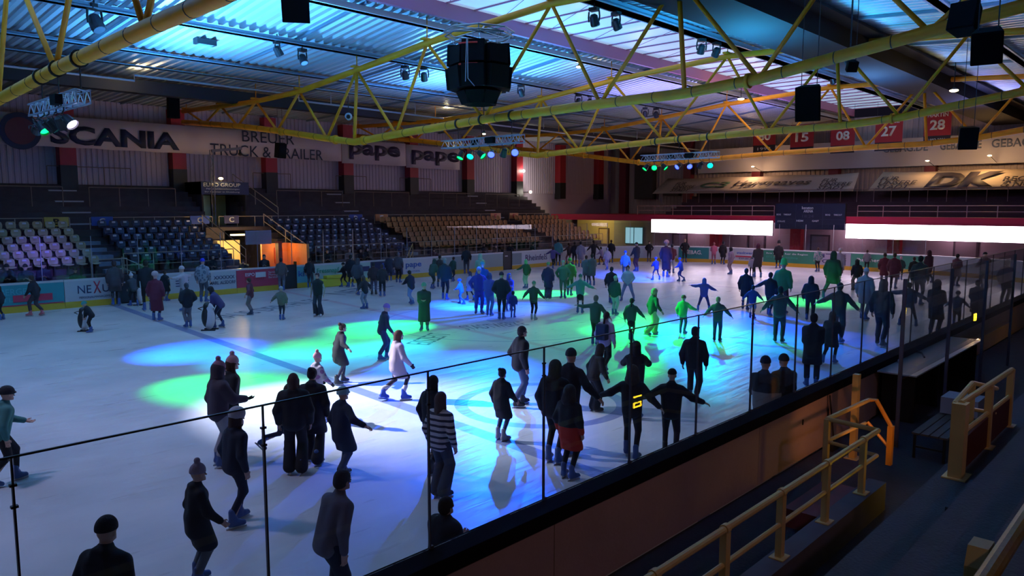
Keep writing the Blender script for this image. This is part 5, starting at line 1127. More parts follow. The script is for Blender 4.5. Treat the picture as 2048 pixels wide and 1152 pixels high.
    obj({'puffer':'jacket','hoodie':'hoodie','longcoat':'coat'}.get(ts,ts),np_mesh('garment',[(*sdf(C,vox,.035),0)],[cloth(tc,top[2] if len(top)>2 and isinstance(top[2],str) else None)]),root)
    if ts=='vest': 
        C=[]
        for S in 'LR': C+=[('c',V(J['s'+S]),V(J['e'+S]),.056*s,.048*s),('c',V(J['e'+S]),V(J['w'+S]),.046*s,.038*s)]
        obj('sleeves',np_mesh('sleeves',[(*sdf(C,vox,.03),0)],[cloth(top[2])]),root)
    bs,bc=bot
    th0,th1,sh1,an=({'slim':(.105,.070,.064,.052),'jeans':(.112,.080,.076,.070),'wide':(.112,.092,.095,.115),'flare':(.105,.074,.082,.12),'leggings':(.095,.063,.057,.045)}).get(bs,(.095,.07,.066,.06))
    if bs in('slim','jeans','wide','flare','leggings'):
        C=tor(.122,-.06,.03,.045,.05)
        for S in 'LR':
            e=J['a'+S].lerp(J['k'+S],.0)-Vector((0,0,.03 if bs in('wide','flare') else -.09)); C+=[('c',V(J['h'+S]),V(J['k'+S]),th0*s,th1*s),('c',V(J['k'+S]),V(e),sh1*s,an*s)]
        obj('trousers',np_mesh('trousers',[(*sdf(C,vox,.010),0)],[cloth(bc)]),root)
    elif bs=='shorts':
        C=tor(.122,-.06,.03,.045,.05)
        for S in 'LR': C+=[('c',V(J['h'+S]),V(J['h'+S].lerp(J['k'+S],.85)),.10*s,.10*s)]
        obj('shorts',np_mesh('shorts',[(*sdf(C,vox,.02),0)],[cloth(bc)]),root)
    elif bs=='skirt':
        C=[('c',V(hip+Vector((0,0,.02))),V(hip+Vector((0,0,-.22))),.13*s,.17*s)]; obj('skirt',np_mesh('skirt',[(*sdf(C,vox,.02),0)],[cloth(bc)]),root)
        C=[]
        for S in 'LR': C+=[('c',V(J['h'+S]),V(J['k'+S]),.08*s,.056*s),('c',V(J['k'+S]),V(J['a'+S]),.053*s,.042*s)]
        obj('tights',np_mesh('tights',[(*sdf(C,vox,.02),0)],[cloth((.03,.025,.04))]),root)
    # --- skates
    bm,bl=boot_mesh(sk)
    for S,f in zip('LR',lg):
        a=J['a'+S]; pitch=0.
        if f[2]>.1: pitch=.9
        elif f[2]>.01: pitch=.25
        shn=(J['k'+S]-J['a'+S]).normalized()
        M=Matrix.Translation(V(a))@Matrix.Rotation(pitch,4,'Y')@Matrix.Rotation((.25 if S=='L' else -.25),4,'Z')@Matrix.Scale(s*1.02*(1.1 if child else 1.),4)@Matrix.Translation((.02,0,-.17))
        o=obj('skate',bm,root,M); obj('blade',bl,o)
    # --- head wear
    Mh=Matrix.Translation(V(hc))@(Th@R3(twist)).to_4x4()@Matrix.Scale(s*hs,4)
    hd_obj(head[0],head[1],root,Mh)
    if len(head)>2: hd_obj(head[2],head[3],root,Mh)
    if bag:
        C=[('b',tuple((hip+T@Vector((-.20,0,.26)))*s),(.07*s,.13*s,.19*s),.04*s)]; o=obj('strap',np_mesh('strap',[(*sdf([('c',V(J['s'+S]+T@Vector((.07,-.05*sg,.02))),V(hip+T@Vector((-.12,.10*sg,.40))),.022*s,.022*s) for S,sg in (('L',1),('R',-1))],.02,.01),0)],[cloth(bag)]),root)
        bp=empty('backpack',(0,0,0)); bpy.data.objects.remove(bp)
        w=Matrix.Translation((P[0],P[1],z0))@Matrix.Rotation(yaw,4,'Z'); o=obj('backpack',np_mesh('backpack',[(*sdf(C,.02,.02),0)],[cloth(bag)])); o.matrix_world=w; tag(o,'dark navy backpack on the back of the woman in the lilac top','backpack')
        MB().tube([(-.08,0,.0),(-.08,0,.01)],.01,4)
    if acc=='socks':
        for S in 'LR':
            a=J['a'+S]; b=a.lerp(J['k'+S],.38); obj('sock',np_mesh('sock',[(*sdf([('c',V(a+Vector((0,0,.10))),V(b+Vector((0,0,.03))),.058*s,.062*s)],.018,.01),0)],[cloth((.7,.7,.72))]),root)
    NP[0]+=1; root['_J']=0; del root['_J']
    return root,P,yaw,s,J
K=(.010,.010,.014);N=(.018,.022,.045);DG=(.05,.05,.06);G=(.14,.14,.16);LG=(.34,.34,.38);WH=(.62,.62,.66);J=(.07,.10,.18);LJ=(.20,.28,.42);DR=(.10,.012,.02);RD=(.35,.03,.04);PU=(.06,.04,.12);LI=(.36,.30,.42);GN=(.03,.09,.05);DGN=(.02,.045,.03);KH=(.14,.14,.10);TE=(.05,.20,.20);PK=(.55,.28,.34);BR=(.05,.025,.018);BL=(.015,.012,.012);BD=(.35,.26,.14);BB=(.02,.08,.45);BS=(.05,.10,.28);SW=(.55,.55,.58);SK=(.02,.02,.025);SP=(.5,.12,.15);BE=(.30,.26,.20)
P=person
# ---- nearest skaters, left part
P(14,968,793,80,'walk',('fwd','down'),('jacket',TE),('slim',K),('helmet',K),'person cut by the left edge in a black helmet, reaching to the right',h=1.5,lean=12)
P(203,None,1043,40,'walk','down',('coat',K),('slim',K),('beanie',K),'person in black coat and black beanie, lowest at left, cut by the bottom edge',h=1.62)
P(400,1168,933,75,'stand',('down','fwdlow'),('coat',K),('jeans',(.10,.12,.14)),('pompom',(.30,.26,.34)),'person in black hooded coat and mottled bobble hat standing lower left',lean=4)
P((475,487),1048,822,60,'step',('down','down'),('jacket',N),('slim',(.015,.018,.04)),('fluffy',(.45,.45,.5),'long',BR),'person in fluffy pale hat and navy jacket before the glass post at left',lean=7)
P(442,932,726,70,'stand',('down','fwd'),('puffer',(.05,.04,.06)),('jeans',LG),('pompom',(.30,.17,.24),'hood',(.05,.04,.06)),'person in dusty pink hat and plum jacket, front one of the pink hatted pair',lean=3,glove=K)
P(466,905,715,75,'stand','down',('jacket',K),('slim',K),('pompom',(.52,.32,.36),'long',BR),'person in pale pink hat, rear one of the pink hatted pair')
P(592,948,748,10,'stand',('down','down'),('puffer',K),('wide',K),('long',BR),'person in black puffer jacket and wide black trousers left of the hugging pair',lean=2)
P(628,926,737,20,'step',('down','down'),('coat',K),('flare',K),('bun',BL),'person with black hair in black coat and flared trousers, right of the hugging pair',lean=4)
P(574,905,770,70,'kickR',('down','low'),('coat',(.20,.15,.22)),('slim',N),('long',BR),'person in mauve coat kicking a navy skate out to the left',lean=14,sk=BS)
P(686,958,777,55,'step',('down','out'),('coat',N),('jeans',(.06,.08,.13)),('helmet',(.28,.48,.52)),'person in pale teal helmet and navy coat stretching an arm to the right',lean=5,sk=SK)
P(662,None,948,55,'step',('fwdlow','down'),('sweater',(.13,.125,.17)),('wide',N),('short',DG),'person in grey top leaning forward, cut by the bottom edge left of centre',h=1.55,lean=20)
P(636,838,708,60,'stand','fwdlow',('jacket',(.16,.08,.20),'pattern'),('slim',PU),('pompom',(.62,.30,.36)),'child in pink hat and purple patterned jacket behind the black clad pair',glove=K,lean=3)
P((681,688),768,648,75,'step',('down','out'),('coat',K),('skirt',K),('bun',BR),'person in black coat with grey stockings gliding through the turquoise pool',lean=13,sk=SK)
P((768,776),720,609,80,'step',('down','fwdlow'),('hoodie',N),('jeans',(.03,.04,.09)),('beanie',(.20,.14,.40)),'person in purple beanie and navy hoodie leaning forward in the green pool',lean=14)
P((795,808),800,661,70,'glideR',('down','fwdlow'),('coat',(.42,.36,.40)),('leggings',(.03,.02,.03)),('long',(.09,.035,.02)),'person in pale wool coat, brown hair and bright blue skates',sk=BB,acc='socks',lean=7,glove=K)
P((849,852),662,566,185,'stand','fold',('longcoat',DGN),('jeans',(.10,.14,.16)),('beanie',(.12,.30,.20)),'person in long dark green coat and striped beanie facing the camera',lean=0)
P(866,944,752,45,'step','down',('jacket',K),('slim',K),('long',BL),'person with long black hair behind the striped sweater',lean=3,sk=SK)
P(882,995,785,40,'close','down',('sweater',(.55,.53,.55),'stripe'),('wide',(.055,.06,.085)),('long',(.10,.06,.05)),'person in black and white striped sweater and wide grey jeans',lean=2,sk=SK)
P((1040,1026),812,653,65,'step',('pocket','down'),('puffer',K),('jeans',J),('short',BL),'person in black jacket and blue jeans standing in the blue pool',lean=5,sk=SK)
P((1003,1008),880,738,40,'stand',('down','fwdlow'),('coat',K),('slim',(.05,.07,.13)),('bun',BL),'child in black belted coat with white laced skates below the man in jeans',lean=4,sk=(.30,.30,.34))
P(1108,925,722,30,'stand','down',('puffer',K),('slim',K),('hood',K),'person in black hooded jacket with a white stripe, left of the red hemmed one',lean=3)
P(1138,905,700,30,'step',('down','low'),('jacket',(.015,.015,.02)),('slim',K),('beanie',(.03,.03,.04)),'tallest dark person just right of the second glass post',lean=4)
P(1137,957,772,35,'stand',('down','down'),('coat',(.02,.018,.02),'twotone'),('slim',K),('furhood',(.035,.025,.02)),'person in dark jacket with an orange red hem close to the glass',lean=2,sk=BS)
P((1190,1208),822,690,60,'close',('down','fwdlow'),('jacket',(.02,.018,.018)),('wide',K),('hood',(.025,.02,.02)),'person in dark jacket bowing forward right of the dark couple',lean=20,sk=SK)
P((1212,1212),745,622,30,'walk',('down','down'),('sweater',(.42,.32,.46)),('slim',K),('pony',BR,'band',(.30,.05,.06)),'woman in a lilac top carrying a navy backpack',lean=4,bag=(.015,.02,.05)) if False else P(1210,748,624,30,'walk','down',('sweater',(.42,.32,.46)),('slim',K),('pony',BR),'woman in a lilac top carrying a navy backpack',lean=4,bag=(.015,.02,.05))
P(1270,838,684,0,'stand','face',('jacket',K),('slim',K),('hood',K),'dark person seen from behind with elbows raised, above the fur hooded one',lean=2)
P((1262,1276),915,733,10,'step',('out','low'),('jacket',(.02,.018,.018)),('slim',K),('furhood',(.06,.04,.03)),'person in fur trimmed hood with an arm on the neighbour',lean=4,sk=BS)
P((1340,1338),915,740,5,'step',('out','out'),('jacket',K),('slim',K),('cap',K),'person in black jacket with both arms spread right of the fur hood',lean=6,sk=SK)
P(1386,802,654,10,'glideL',('down','down'),('jacket',K),('jeans',(.02,.02,.03)),('short',BL),'big person in black jacket and jeans in front of the fourth glass post',lean=3,sk=BS)
# ---- middle right, lit green and blue
P((1190,1188),690,591,20,'close',('high','low'),('sweater',(.03,.10,.05)),('slim',(.02,.05,.03)),('short',(.15,.14,.08)),'slim person with one arm stretched far left behind the backpack',lean=6)  # green light put into the clothes colours
P((1262,1264),682,597,10,'walk',('down','low'),('jacket',(.03,.10,.06)),('skirt',K),('pony',BL),'child in green jacket and black skirt left of the long haired skater',lean=5)
P((1305,1312),670,578,60,'glideL',('down','low'),('jacket',(.03,.06,.04)),('wide',(.40,.50,.22)),('curly',BD),'person with long curls and pale trousers striding in the green pool',lean=6)
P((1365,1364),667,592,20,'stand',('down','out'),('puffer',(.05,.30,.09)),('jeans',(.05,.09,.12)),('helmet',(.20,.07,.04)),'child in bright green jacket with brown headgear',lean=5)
P((1434,1431),682,594,5,'stand',('low','low'),('jacket',(.06,.07,.08)),('jeans',(.03,.05,.12)),('short',BD),'blond child in grey jacket standing in the blue pool',lean=2,sk=SK)
P((1407,1406),622,557,5,'wide',('high','out'),('puffer',(.09,.08,.22)),('jeans',(.03,.02,.06)),('hood',(.06,.10,.30)),'small child in violet snowsuit with arms spread',lean=2)
P((1490,1478),620,537,10,'step',('down','down'),('coat',K),('slim',(.04,.05,.12)),('short',BL),'person in long black jacket right of the violet snowsuit child',lean=5)
P((1504,1502),637,571,10,'step',('low','low'),('jacket',(.015,.025,.09)),('shorts',LG),('short',K),'child in dark blue jacket and grey shorts beside the long black jacket',lean=5)
P(1538,632,545,15,'walk',('out','down'),('jacket',K),('slim',K),('short',BL),'person in black jacket with a blue sleeve pointing left',lean=4)
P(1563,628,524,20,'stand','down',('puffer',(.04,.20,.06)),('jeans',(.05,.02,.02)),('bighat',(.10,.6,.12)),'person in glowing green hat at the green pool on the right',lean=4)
P(1557,685,573,5,'stand','low',('jacket',(.05,.055,.06)),('jeans',(.03,.03,.05)),('short',K),'person in dark grey jacket alone in front of the blue light at right',lean=2,sk=SK)
P(1619,642,553,5,'step','down',('puffer',(.02,.018,.022)),('jeans',K),('hood',(.02,.015,.018)),'person in black hooded puffer jacket next to the pointing arm',lean=3)
P((1675,1668),685,566,10,'step',('out','low'),('jacket',(.03,.028,.03)),('jeans',(.03,.03,.035)),('short',BL),'broad person in dark jacket with bent arms, centre right',lean=5)
P((1622,1627),775,628,0,'stand','fold',('coat',K),('jeans',K),('short',BL),'very dark broad person near the board, left of the gliding one',lean=10)
P((1660,1648),728,624,15,'glideR','fwdlow',('coat',(.02,.018,.02)),('slim',K),('hood',(.03,.02,.02)),'dark person gliding away beside the very dark broad one',lean=8)
P((1727,1742),640,537,20,'step','down',('coat',LG),('jeans',G),('beanie',WH),'person in white beanie and pale grey coat in front of the pink ice',lean=3)
P((1760,1752),692,560,20,'step',('down','down'),('jacket',(.03,.028,.04)),('jeans',(.03,.03,.045)),('hood',(.03,.03,.04)),'big person in dark jacket overlapping the white beanie one',lean=4,sk=SK)
P((1815,1812),653,566,0,'wide',('high','out'),('puffer',(.10,.10,.13)),('slim',K),('short',BL),'person in grey patterned jacket bending with outspread arms',lean=18)
P((1836,1835),610,512,15,'step','down',('jacket',(.025,.02,.03)),('slim',(.03,.02,.03)),('short',K),'tall dark person beyond the bending grey jacket',lean=3)
P((1868,1868),675,560,20,'stand','hold',('coat',(.02,.016,.02)),('jeans',K),('hood',(.02,.015,.02)),'heavy black coated person at the right glass posts',lean=4)
P(1912,655,583,5,'stand','low',('jacket',(.12,.11,.14)),('jeans',K),('helmet',(.14,.05,.08)),'child in grey jacket and reddish cap between two black coats',lean=2)
P(1950,655,560,10,'stand','hold',('coat',(.05,.035,.06)),('slim',K),('short',BL),'person in dark plum coat, rightmost of the near skaters',lean=2)
P(2008,610,520,30,'stand','down',('jacket',(.10,.07,.10)),('jeans',K),('short',K),'blurred person in mauve jacket by the right edge',lean=4)
# ---- left half, far
P((3,8),640,572,-60,'stand','down',('jacket',K),('slim',K),('hood',K),'dark person cut by the left edge near the teal board')
P((72,63),632,551,-60,'walk',('fwdlow','down'),('jacket',K),('jeans',(.05,.035,.04)),('short',BR),'person in black jacket and red skates before the teal board',lean=12,sk=SP)
P((181,180),665,604,-70,'close','push',('jacket',K),('slim',K),('helmet',(.05,.30,.28)),'child in teal cap bending over a white skating aid',lean=32)
P(232,600,522,0,'stand','down',('coat',(.06,.045,.05)),('slim',DG),('short',BR),'brownish person standing in the gate right of the white board',group='people at the far boards')
P((268,283),612,548,-30,'walk','push',('jacket',DG),('slim',K),('pompom',WH),'child with white hat pushing a small white skating aid',lean=16)
P((314,312),642,545,20,'stand','down',('longcoat',(.12,.012,.03)),('slim',K),('fluffy',(.5,.42,.42)),'person in long dark red coat and pale hat in the left group',sk=BS,lean=2)
P(296,622,520,0,'stand','hold',('jacket',K),('slim',K),('short',BL),'tall black clad person behind the dark red coat',lean=3)
P(332,600,541,40,'stand','down',('coat',K),('slim',DG),('short',BR),'black coated person right of the dark red coat',lean=2)
P((377,377),655,566,-20,'close','pocket',('puffer',K),('jeans',G),('short',DG),'child in black jacket and grey trousers below the white scarf',sk=BS,lean=2)
P((370,372),622,533,-60,'close','high',('sweater',(.48,.47,.54)),('slim',G),('beanie',WH),'person in white top reaching to the left in front of the boards',lean=6)
P((408,405),605,518,20,'stand','down',('jacket',(.12,.13,.17),'pattern'),('jeans',(.09,.10,.12)),('beanie',(.03,.05,.6)),'person in mottled grey jacket with a blue glowing cap',lean=3)
P((437,420),656,574,-70,'step','push',('jacket',PU),('slim',(.02,.02,.04)),('curly',BL),'person in purple jacket bending over a pale skating aid',lean=36,sk=BS)
P((502,498),630,556,-75,'close',('low','down'),('jacket',(.10,.02,.03)),('jeans',(.20,.16,.16)),('short',BR),'person in wine red jacket and grey trousers before the red board',sk=(.03,.05,.10),lean=4)
P(564,640,574,10,'close',('low','down'),('puffer',KH),('slim',(.02,.03,.05)),('helmet',LG),'child in khaki parka and pale helmet',sk=BS,lean=0)
P((637,637),633,546,200,'stand','down',('vest',K,(.34,.30,.24)),('flare',(.02,.022,.04)),('pony',BR),'person in black vest with beige sleeves and white skates',sk=(.6,.6,.65),lean=0)
P((620,617),568,516,20,'stand','down',('jacket',K),('jeans',DG),('short',K),'dark person before the short cyan board')
P(563,556,516,0,'stand','down',('jacket',(.10,.07,.06)),('jeans',G),('short',K),'brown jacketed person at the orange stairway gate',lean=2,group='people at the far boards')
P(689,574,526,-60,'walk','fwd',('jacket',K),('slim',K),('helmet',K),'small dark child stretching arms before the pale green board',lean=8)
P(702,575,510,20,'stand','down',('coat',K),('slim',K),('short',K),'black coated person right of the small stretching child')
P(716,590,517,30,'walk','down',('jacket',DG),('slim',K),('hood',DG),'grey hooded person left of the black jacket with jeans',lean=6)
P((730,724),618,551,-50,'stand',('low','low'),('jacket',K),('jeans',(.22,.30,.36)),('long',BR),'person in black jacket and light jeans left of the striped trousers',sk=BS,lean=10)
P((748,745),590,525,0,'stand','down',('jacket',(.04,.015,.02)),('jeans',(.10,.09,.13)),('short',BL),'person in dark plum jacket and grey trousers in the middle left',sk=SK)
P((765,764),593,529,0,'stand','down',('jacket',(.03,.02,.018)),('jeans',K),('short',BR),'person in brown jacket and black trousers with white side stripes')
P(779,560,509,0,'stand','down',('coat',(.03,.025,.04)),('slim',K),('short',K),'dark coated person before the navy board',group='people at the far boards')
P(797,566,505,20,'stand','down',('jacket',(.08,.06,.07)),('jeans',K),('short',G),'brownish jacketed person left of the white arch logo')
P((822,811),609,541,-40,'glideR',('fwd','fwdlow'),('jacket',K),('jeans',LJ),('short',BL),'person in black jacket and bright blue jeans kicking back',sk=BS,lean=12)
P((866,858),578,519,40,'walk','fwdlow',('puffer',(.03,.07,.05)),('slim',DGN),('hood',DGN),'person in dark green puffer jacket bowing forward',lean=22)
P((890,887),600,517,15,'step','down',('jacket',(.015,.03,.025)),('slim',K),('short',(.2,.25,.2)),'dark green jacketed person with blue skates beside the bowing one',sk=BS,lean=2)
P(880,575,510,10,'stand','down',('jacket',(.04,.03,.03)),('slim',K),('short',K),'taller dark person behind the green jackets')
P((906,900),563,514,40,'walk','down',('jacket',DGN),('slim',K),('short',BR),'dark skater just right of the green jacketed trio',lean=12)
P((922,916),608,559,-60,'glideR','fwd',('jacket',(.10,.18,.5)),('slim',(.08,.14,.35)),('helmet',(.06,.10,.5)),'small child in blue suit skating left of the blue lit group',lean=14)
P((941,936),601,543,-40,'walk','down',('coat',(.35,.42,.65)),('leggings',K),('long',(.05,.03,.04)),'child in pale blue coat and black leggings',lean=2,sk=BS)
P(933,545,493,0,'stand','down',('jacket',K),('jeans',DG),('short',BL),'dark person standing before the long grey green board',group='people at the far boards')
P(961,577,508,-20,'stand','hold',('hoodie',(.25,.45,.32)),('slim',DGN),('hood',(.3,.5,.4)),'person in pale green hood behind the blue lit group',lean=4)
P(958,628,535,170,'stand','hips',('jacket',(.04,.05,.35)),('jeans',(.04,.05,.35)),('beanie',(.25,.35,.6)),'person glowing blue with hands on hips, left in the central group',lean=1)  # blue light on this group put into its clothes and hair colours
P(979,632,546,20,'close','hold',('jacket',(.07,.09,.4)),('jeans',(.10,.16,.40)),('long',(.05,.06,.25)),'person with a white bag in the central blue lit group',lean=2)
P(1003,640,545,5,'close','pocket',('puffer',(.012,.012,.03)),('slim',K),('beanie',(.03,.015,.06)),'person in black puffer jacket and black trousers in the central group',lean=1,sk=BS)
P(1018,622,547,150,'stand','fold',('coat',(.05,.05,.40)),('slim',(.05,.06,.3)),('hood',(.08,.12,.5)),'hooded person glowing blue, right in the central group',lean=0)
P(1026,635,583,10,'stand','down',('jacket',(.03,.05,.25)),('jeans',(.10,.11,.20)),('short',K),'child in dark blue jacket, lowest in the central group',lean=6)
P(965,610,524,0,'stand','down',('jacket',K),('slim',K),('beanie',(.05,.2,.1)),'black jacketed person at the back of the central group',lean=1)
P((1052,1054),577,519,-30,'close',('out','down'),('jacket',(.02,.05,.03)),('jeans',(.30,.55,.40)),('long',(.15,.5,.2)),'child in dark jacket and pale trousers lit green with an arm out',lean=2)  # green light put into the hair and trouser colours
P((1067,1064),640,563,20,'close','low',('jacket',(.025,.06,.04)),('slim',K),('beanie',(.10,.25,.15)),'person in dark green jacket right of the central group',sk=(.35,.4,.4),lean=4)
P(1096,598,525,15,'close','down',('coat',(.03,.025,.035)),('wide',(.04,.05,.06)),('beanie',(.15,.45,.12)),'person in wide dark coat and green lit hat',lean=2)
P(1126,597,521,180,'close','hips',('hoodie',(.05,.22,.08)),('slim',(.05,.15,.06)),('short',(.2,.45,.2)),'left one of the green lit pair with side striped trousers',lean=0)  # green light put into the clothes and hair colours of this pair
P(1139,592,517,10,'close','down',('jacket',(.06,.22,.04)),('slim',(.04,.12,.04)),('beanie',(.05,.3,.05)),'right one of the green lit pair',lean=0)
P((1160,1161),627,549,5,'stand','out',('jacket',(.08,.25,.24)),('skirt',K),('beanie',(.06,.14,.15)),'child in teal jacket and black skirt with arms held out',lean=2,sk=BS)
P((1106,1104),538,493,20,'walk','out',('jacket',(.12,.08,.26)),('slim',K),('long',BR),'child in violet jacket before the white board at the corner',lean=3)
P(1116,528,478,0,'stand','down',('jacket',TE),('slim',K),('short',K),'person in dark teal jacket at the corner boards')
for (x,yf,yt,fc,ps,ar,tp,bt,hd_,lb) in [
 (1138,522,486,-40,'walk','out',('jacket',(.05,.03,.03)),('slim',(.3,.12,.15)),('short',BR),'small person with pink trousers near the corner boards'),
 (1149,532,484,0,'stand','down',('jacket',K),('slim',K),('short',K),'black clad person right of the pink trousers'),
 (1161,535,483,10,'stand','down',('coat',(.25,.22,.28)),('jeans',LI),('short',BL),'person in pale grey coat at the corner'),
 (1187,523,481,-20,'stand','low',('jacket',K),('slim',K),('short',BL),'black clad person with one arm out before the lit yellow doorway'),
 (1203,530,494,-60,'walk','fwd',('jacket',(.25,.2,.32)),('slim',DR),('short',BL),'lilac jacketed skater leaning left near the corner'),
 (1214,540,495,-20,'glideR','down',('jacket',(.42,.38,.46)),('jeans',LI),('short',LG),'pale clad skater gliding near the corner'),
 (1222,519,480,0,'stand','down',('jacket',K),('slim',K),('short',BR),'dark person leaning at the corner boards'),
 (1172,570,511,0,'walk','hold',('coat',(.10,.12,.14)),('slim',N),('short',BR),'left one of a grey clad couple in the distance'),
 (1184,572,508,-20,'stand','hold',('coat',(.07,.10,.10)),('slim',N),('short',BL),'right one of a grey clad couple in the distance'),
 (1222,608,534,10,'walk','down',('jacket',K),('slim',K),('short',BL),'black clad person left of the pale helmet'),
 (1229,630,552,30,'close','down',('jacket',(.02,.06,.045)),('jeans',(.30,.55,.45)),('cap',(.4,.6,.4)),'person in pale cap and pale green trousers'),
 (1250,560,502,0,'stand','down',('hoodie',(.12,.12,.2)),('slim',DG),('beanie',(.02,.06,.6)),'child in a bright blue hat behind the wide legged skater'),
 (1255,603,531,185,'wide','pocket',('hoodie',(.35,.55,.65)),('jeans',(.20,.26,.45)),('short',BR),'person in pale blue hoodie standing with legs wide apart'),
 (1273,543,485,-40,'close','fwdlow',('jacket',N),('jeans',(.08,.03,.05)),('cap',K),'person in dark jacket and cap looking left before the end wall'),
 (1298,524,482,180,'stand','hips',('sweater',K),('slim',K),('short',BR),'black clad person with hands on hips, left of two'),
 (1369,522,478,180,'stand','hips',('sweater',K),('slim',K),('short',BD),'black clad person with hands on hips, right of two'),
 (1312,560,515,-30,'wide','fwd',('jacket',(.06,.03,.15)),('leggings',(.05,.03,.08)),('helmet',(.06,.05,.4)),'child in violet helmet and dress skating in the distance'),
 (1331,555,482,20,'stand','down',('longcoat',(.06,.015,.03)),('slim',K),('fluffy',(.6,.32,.34)),'person in dark coat with a pale pink hat before the led screen'),
 (1343,547,488,0,'stand','hold',('jacket',DR),('jeans',LG),('short',BL),'person in dark red jacket and pale jeans beside the pink hat'),
 (1361,563,516,-70,'glideR','fwd',('jacket',(.03,.08,.55)),('slim',(.03,.05,.3)),('beanie',(.03,.10,.5)),'child in bright blue jacket with arms to the left'),
 (1427,529,485,0,'stand','hold',('jacket',(.42,.10,.16)),('slim',(.3,.08,.12)),('short',(.3,.1,.1)),'pink clad person before the red pillar'),
 (1445,529,483,20,'stand','down',('coat',K),('slim',K),('short',K),'black coated person right of the pink clad one'),
 (1461,549,495,-60,'close','down',('jacket',(.20,.14,.20)),('jeans',(.25,.18,.22)),('curly',K),'person in grey top with dark curly hair facing left'),
 (1503,554,513,0,'stand','down',('jacket',(.28,.24,.30)),('slim',K),('short',G),'child in pale grey jacket beside the dark red coat'),
 (1515,556,487,-20,'step','hold',('coat',(.03,.02,.025)),('slim',K),('long',(.08,.01,.03)),'person with long reddish hair and dark coat'),
 (1556,537,484,0,'stand','down',('coat',K),('slim',K),('bighat',K),'person in black coat and hat before the green board'),
 (1635,544,495,-20,'close','down',('jacket',(.06,.22,.20),'pattern'),('slim',K),('short',BR),'person in teal patterned jacket at the lilac board'),
 (1663,598,503,20,'wide','down',('coat',(.025,.04,.03)),('jeans',(.04,.10,.06)),('hood',(.02,.025,.02)),'big person in dark green coat with a pale hood behind'),
 (1677,562,497,20,'glideL','down',('coat',(.22,.19,.25)),('jeans',(.12,.06,.09)),('beanie',(.5,.45,.5)),'person in pale coat behind the big dark green coat'),
 (1712,582,519,-20,'glideL','down',('jacket',K),('wide',(.14,.11,.09)),('hood',K),'person in black top and khaki trousers left of the dark red pair'),
 (1767,572,506,0,'step','down',('coat',(.12,.015,.025)),('jeans',(.14,.09,.14)),('short',BR),'left one of the pair in dark red coats'),
 (1786,578,506,10,'step','down',('coat',(.09,.01,.02)),('jeans',(.10,.07,.11)),('short',BR),'right one of the pair in dark red coats'),
 (1826,572,514,-20,'wide','down',('jacket',(.012,.014,.014)),('slim',K),('short',BR),'black clad person before the mid green board'),
 (1856,566,501,-40,'step','hold',('coat',(.05,.012,.02)),('slim',K),('hood',(.05,.012,.02)),'person in dark wine coat standing right of the black clad one'),
 (1911,573,508,30,'stand','hold',('coat',(.10,.035,.06)),('slim',K),('short',BL),'person in dusty red coat right of the mid green board'),
 (1968,580,505,-30,'stand','fwd',('puffer',(.18,.12,.11)),('slim',K),('cap',K),'person in sand coloured coat near the far right boards'),
 (1800,560,513,0,'walk','down',('jacket',DGN),('slim',K),('short',PK),'dim green clad skater right of the dark red pair'),
 (1733,540,500,0,'stand','down',('jacket',G),('slim',K),('short',BR),'grey person small in the distance right of the lilac board')]:
    P(x,yf,yt,fc,ps,ar,tp,bt,hd_,lb,lean=4 if ar!='fwd' else 12)
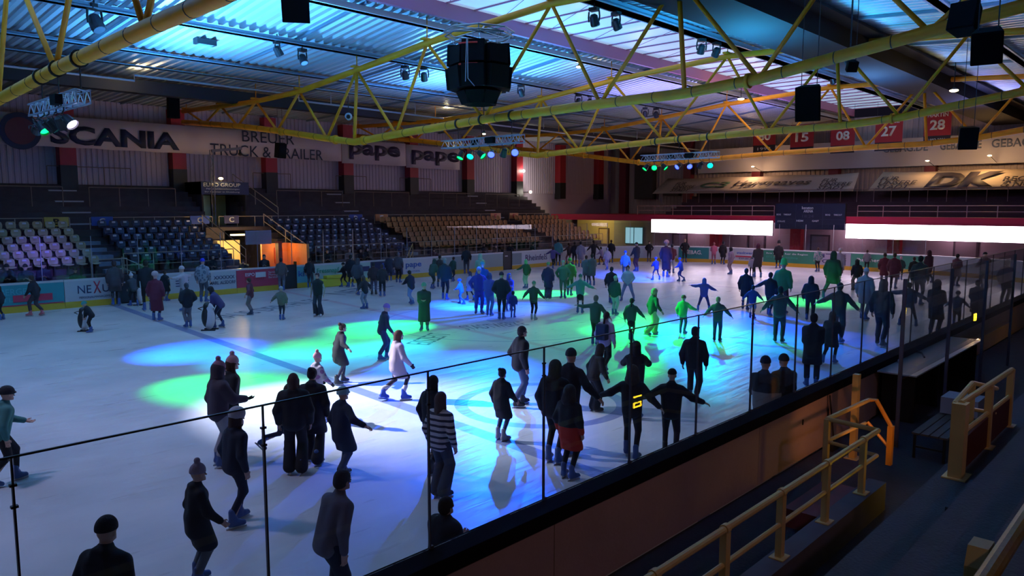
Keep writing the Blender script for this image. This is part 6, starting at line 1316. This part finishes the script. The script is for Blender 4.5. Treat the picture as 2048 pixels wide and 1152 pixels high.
# ---- spectators outside the boards
SH=(.02,.02,.03)
P(888,0,997,50,'stand','hold',('coat',K),('jeans',K),('short',(.03,.015,.01),'furhood',(.10,.07,.055)) if False else ('short',(.03,.015,.01)),'person with a brown fur collar standing close behind the near board',sk=SH,Y=5.42,group='skaters on the ice',lean=3,puff=.03)
P(1530,0,715,20,'stand','hold',('jacket',(.02,.02,.03),'band'),('jeans',K),('beanie',(.02,.02,.04)),'person in blue black jacket with a pale lower band resting at the near board',sk=SH,Y=5.5,group='skaters on the ice',lean=3)
P(1570,0,711,-30,'stand','hold',('jacket',K),('jeans',K),('beanie',K),'person in black jacket and beanie resting at the near board',sk=SH,Y=5.42,group='skaters on the ice',lean=3)
for (x,yt,Y,l,c,hc_) in [(12,517,36.3,'at the far left edge',K,K),(50,529,36.2,'left of the teal board end',K,BL),(86,524,36.4,'above the teal board',(.02,.02,.05),K),(150,536,36.1,'above the left end of the white board',K,BR),(425,493,36.4,'below the blue lit seats, left',K,K),(440,512,36.2,'before the front rail of block C',DG,BL),(486,520,36.2,'left of the bright passage',K,BR),(528,509,36.3,'silhouetted before the bright passage',K,K),(655,497,36.5,'right of the orange stairway',K,BL),(699,488,36.6,'with a light phone, before block D',(.15,.13,.15),BR),(721,489,35.8,'next to the phone holder before block D',K,K),(735,494,36.5,'crouching low before block D',K,K),(868,497,36.4,'behind the white board lettered in blue',(.06,.02,.03),BR),(968,486,36.5,'before block E, middle',K,K),(992,489,35.9,'second one before block E',(.04,.03,.05),BL),(1021,486,36.5,'before block E at the dark gate',K,BR),(1066,486,36.6,'before the far corner block',K,K)]:
    p=gY(x,yt,Y)
    P(x,0,yt,180,'close','hold',('coat',c),('slim',K),('short' if random.random()<.6 else 'beanie',hc_),'dim spectator behind the far boards '+l,sk=SH,Y=Y,group='spectators at the boards',lean=2)
# seated and standing dark figures on the concourse already stand clear of the rails
# ---- skating aids (penguin shaped)
def aid(px,py,h,face,label,c=WH):
    p=gz(px,py); yw=yaw_px(p,face); root=empty('skating_aid',(p[0],p[1],0),yw,label,'skating aid','penguin shaped skating aids')
    v,q=sdf([('e',(0,0,h*.42),(h*.20,h*.20,h*.40)),('e',(.0,0,h*.80),(h*.15,h*.14,h*.15)),('c',(.12*h,0,h*.8),(.2*h,0,h*.77),.03*h,.015*h)],.03,.05)
    obj('body',np_mesh('aid_body',[(v,q,0)],[mat('aid_white',c,.4)]),root)
    v,q=sdf([('e',(-.05*h,0,h*.45),(h*.19,h*.21,h*.38)),('e',(-.03*h,0,h*.83),(h*.145,h*.145,h*.15)),('-b',(.25*h,0,h*.5),(h*.2,h*.5,h*.6),0)],.03,.05)
    obj('back_shell',np_mesh('aid_back',[(v,q,0)],[BLK]),root)
    b=MB(); b.box(-.22*h,.25*h,-.2*h,-.12*h,0,.04*h); b.box(-.22*h,.25*h,.12*h,.2*h,0,.04*h); b.build('runner',BLK,root)
    b=MB(); b.tube([(-.16*h,-.2*h,h*.72),(-.28*h,-.2*h,h*.78),(-.28*h,.2*h,h*.78),(-.16*h,.2*h,h*.72)],.015,6); b.build('handle',BLK,root)
aid(170,662,.85,110,'white penguin shaped skating aid held by the child in teal cap')
aid(278,610,.8,120,'small white skating aid in the left group')
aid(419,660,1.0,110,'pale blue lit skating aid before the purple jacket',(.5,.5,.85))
# yellow block stored at the far boards
p=gz(668,572); b=MB(); b.box(-.9,.9,-.25,.25,0,.42); b.box(-.6,.9,-.25,.1,.42,.6); o=b.build('stacked_mat',mat('mat_yellow',(.55,.48,.03),.5),bevel=.04); o.location=(p[0],p[1],0); tag(o,'low yellow padded block on the ice before the pale green board','pad')
print('people',NP[0])
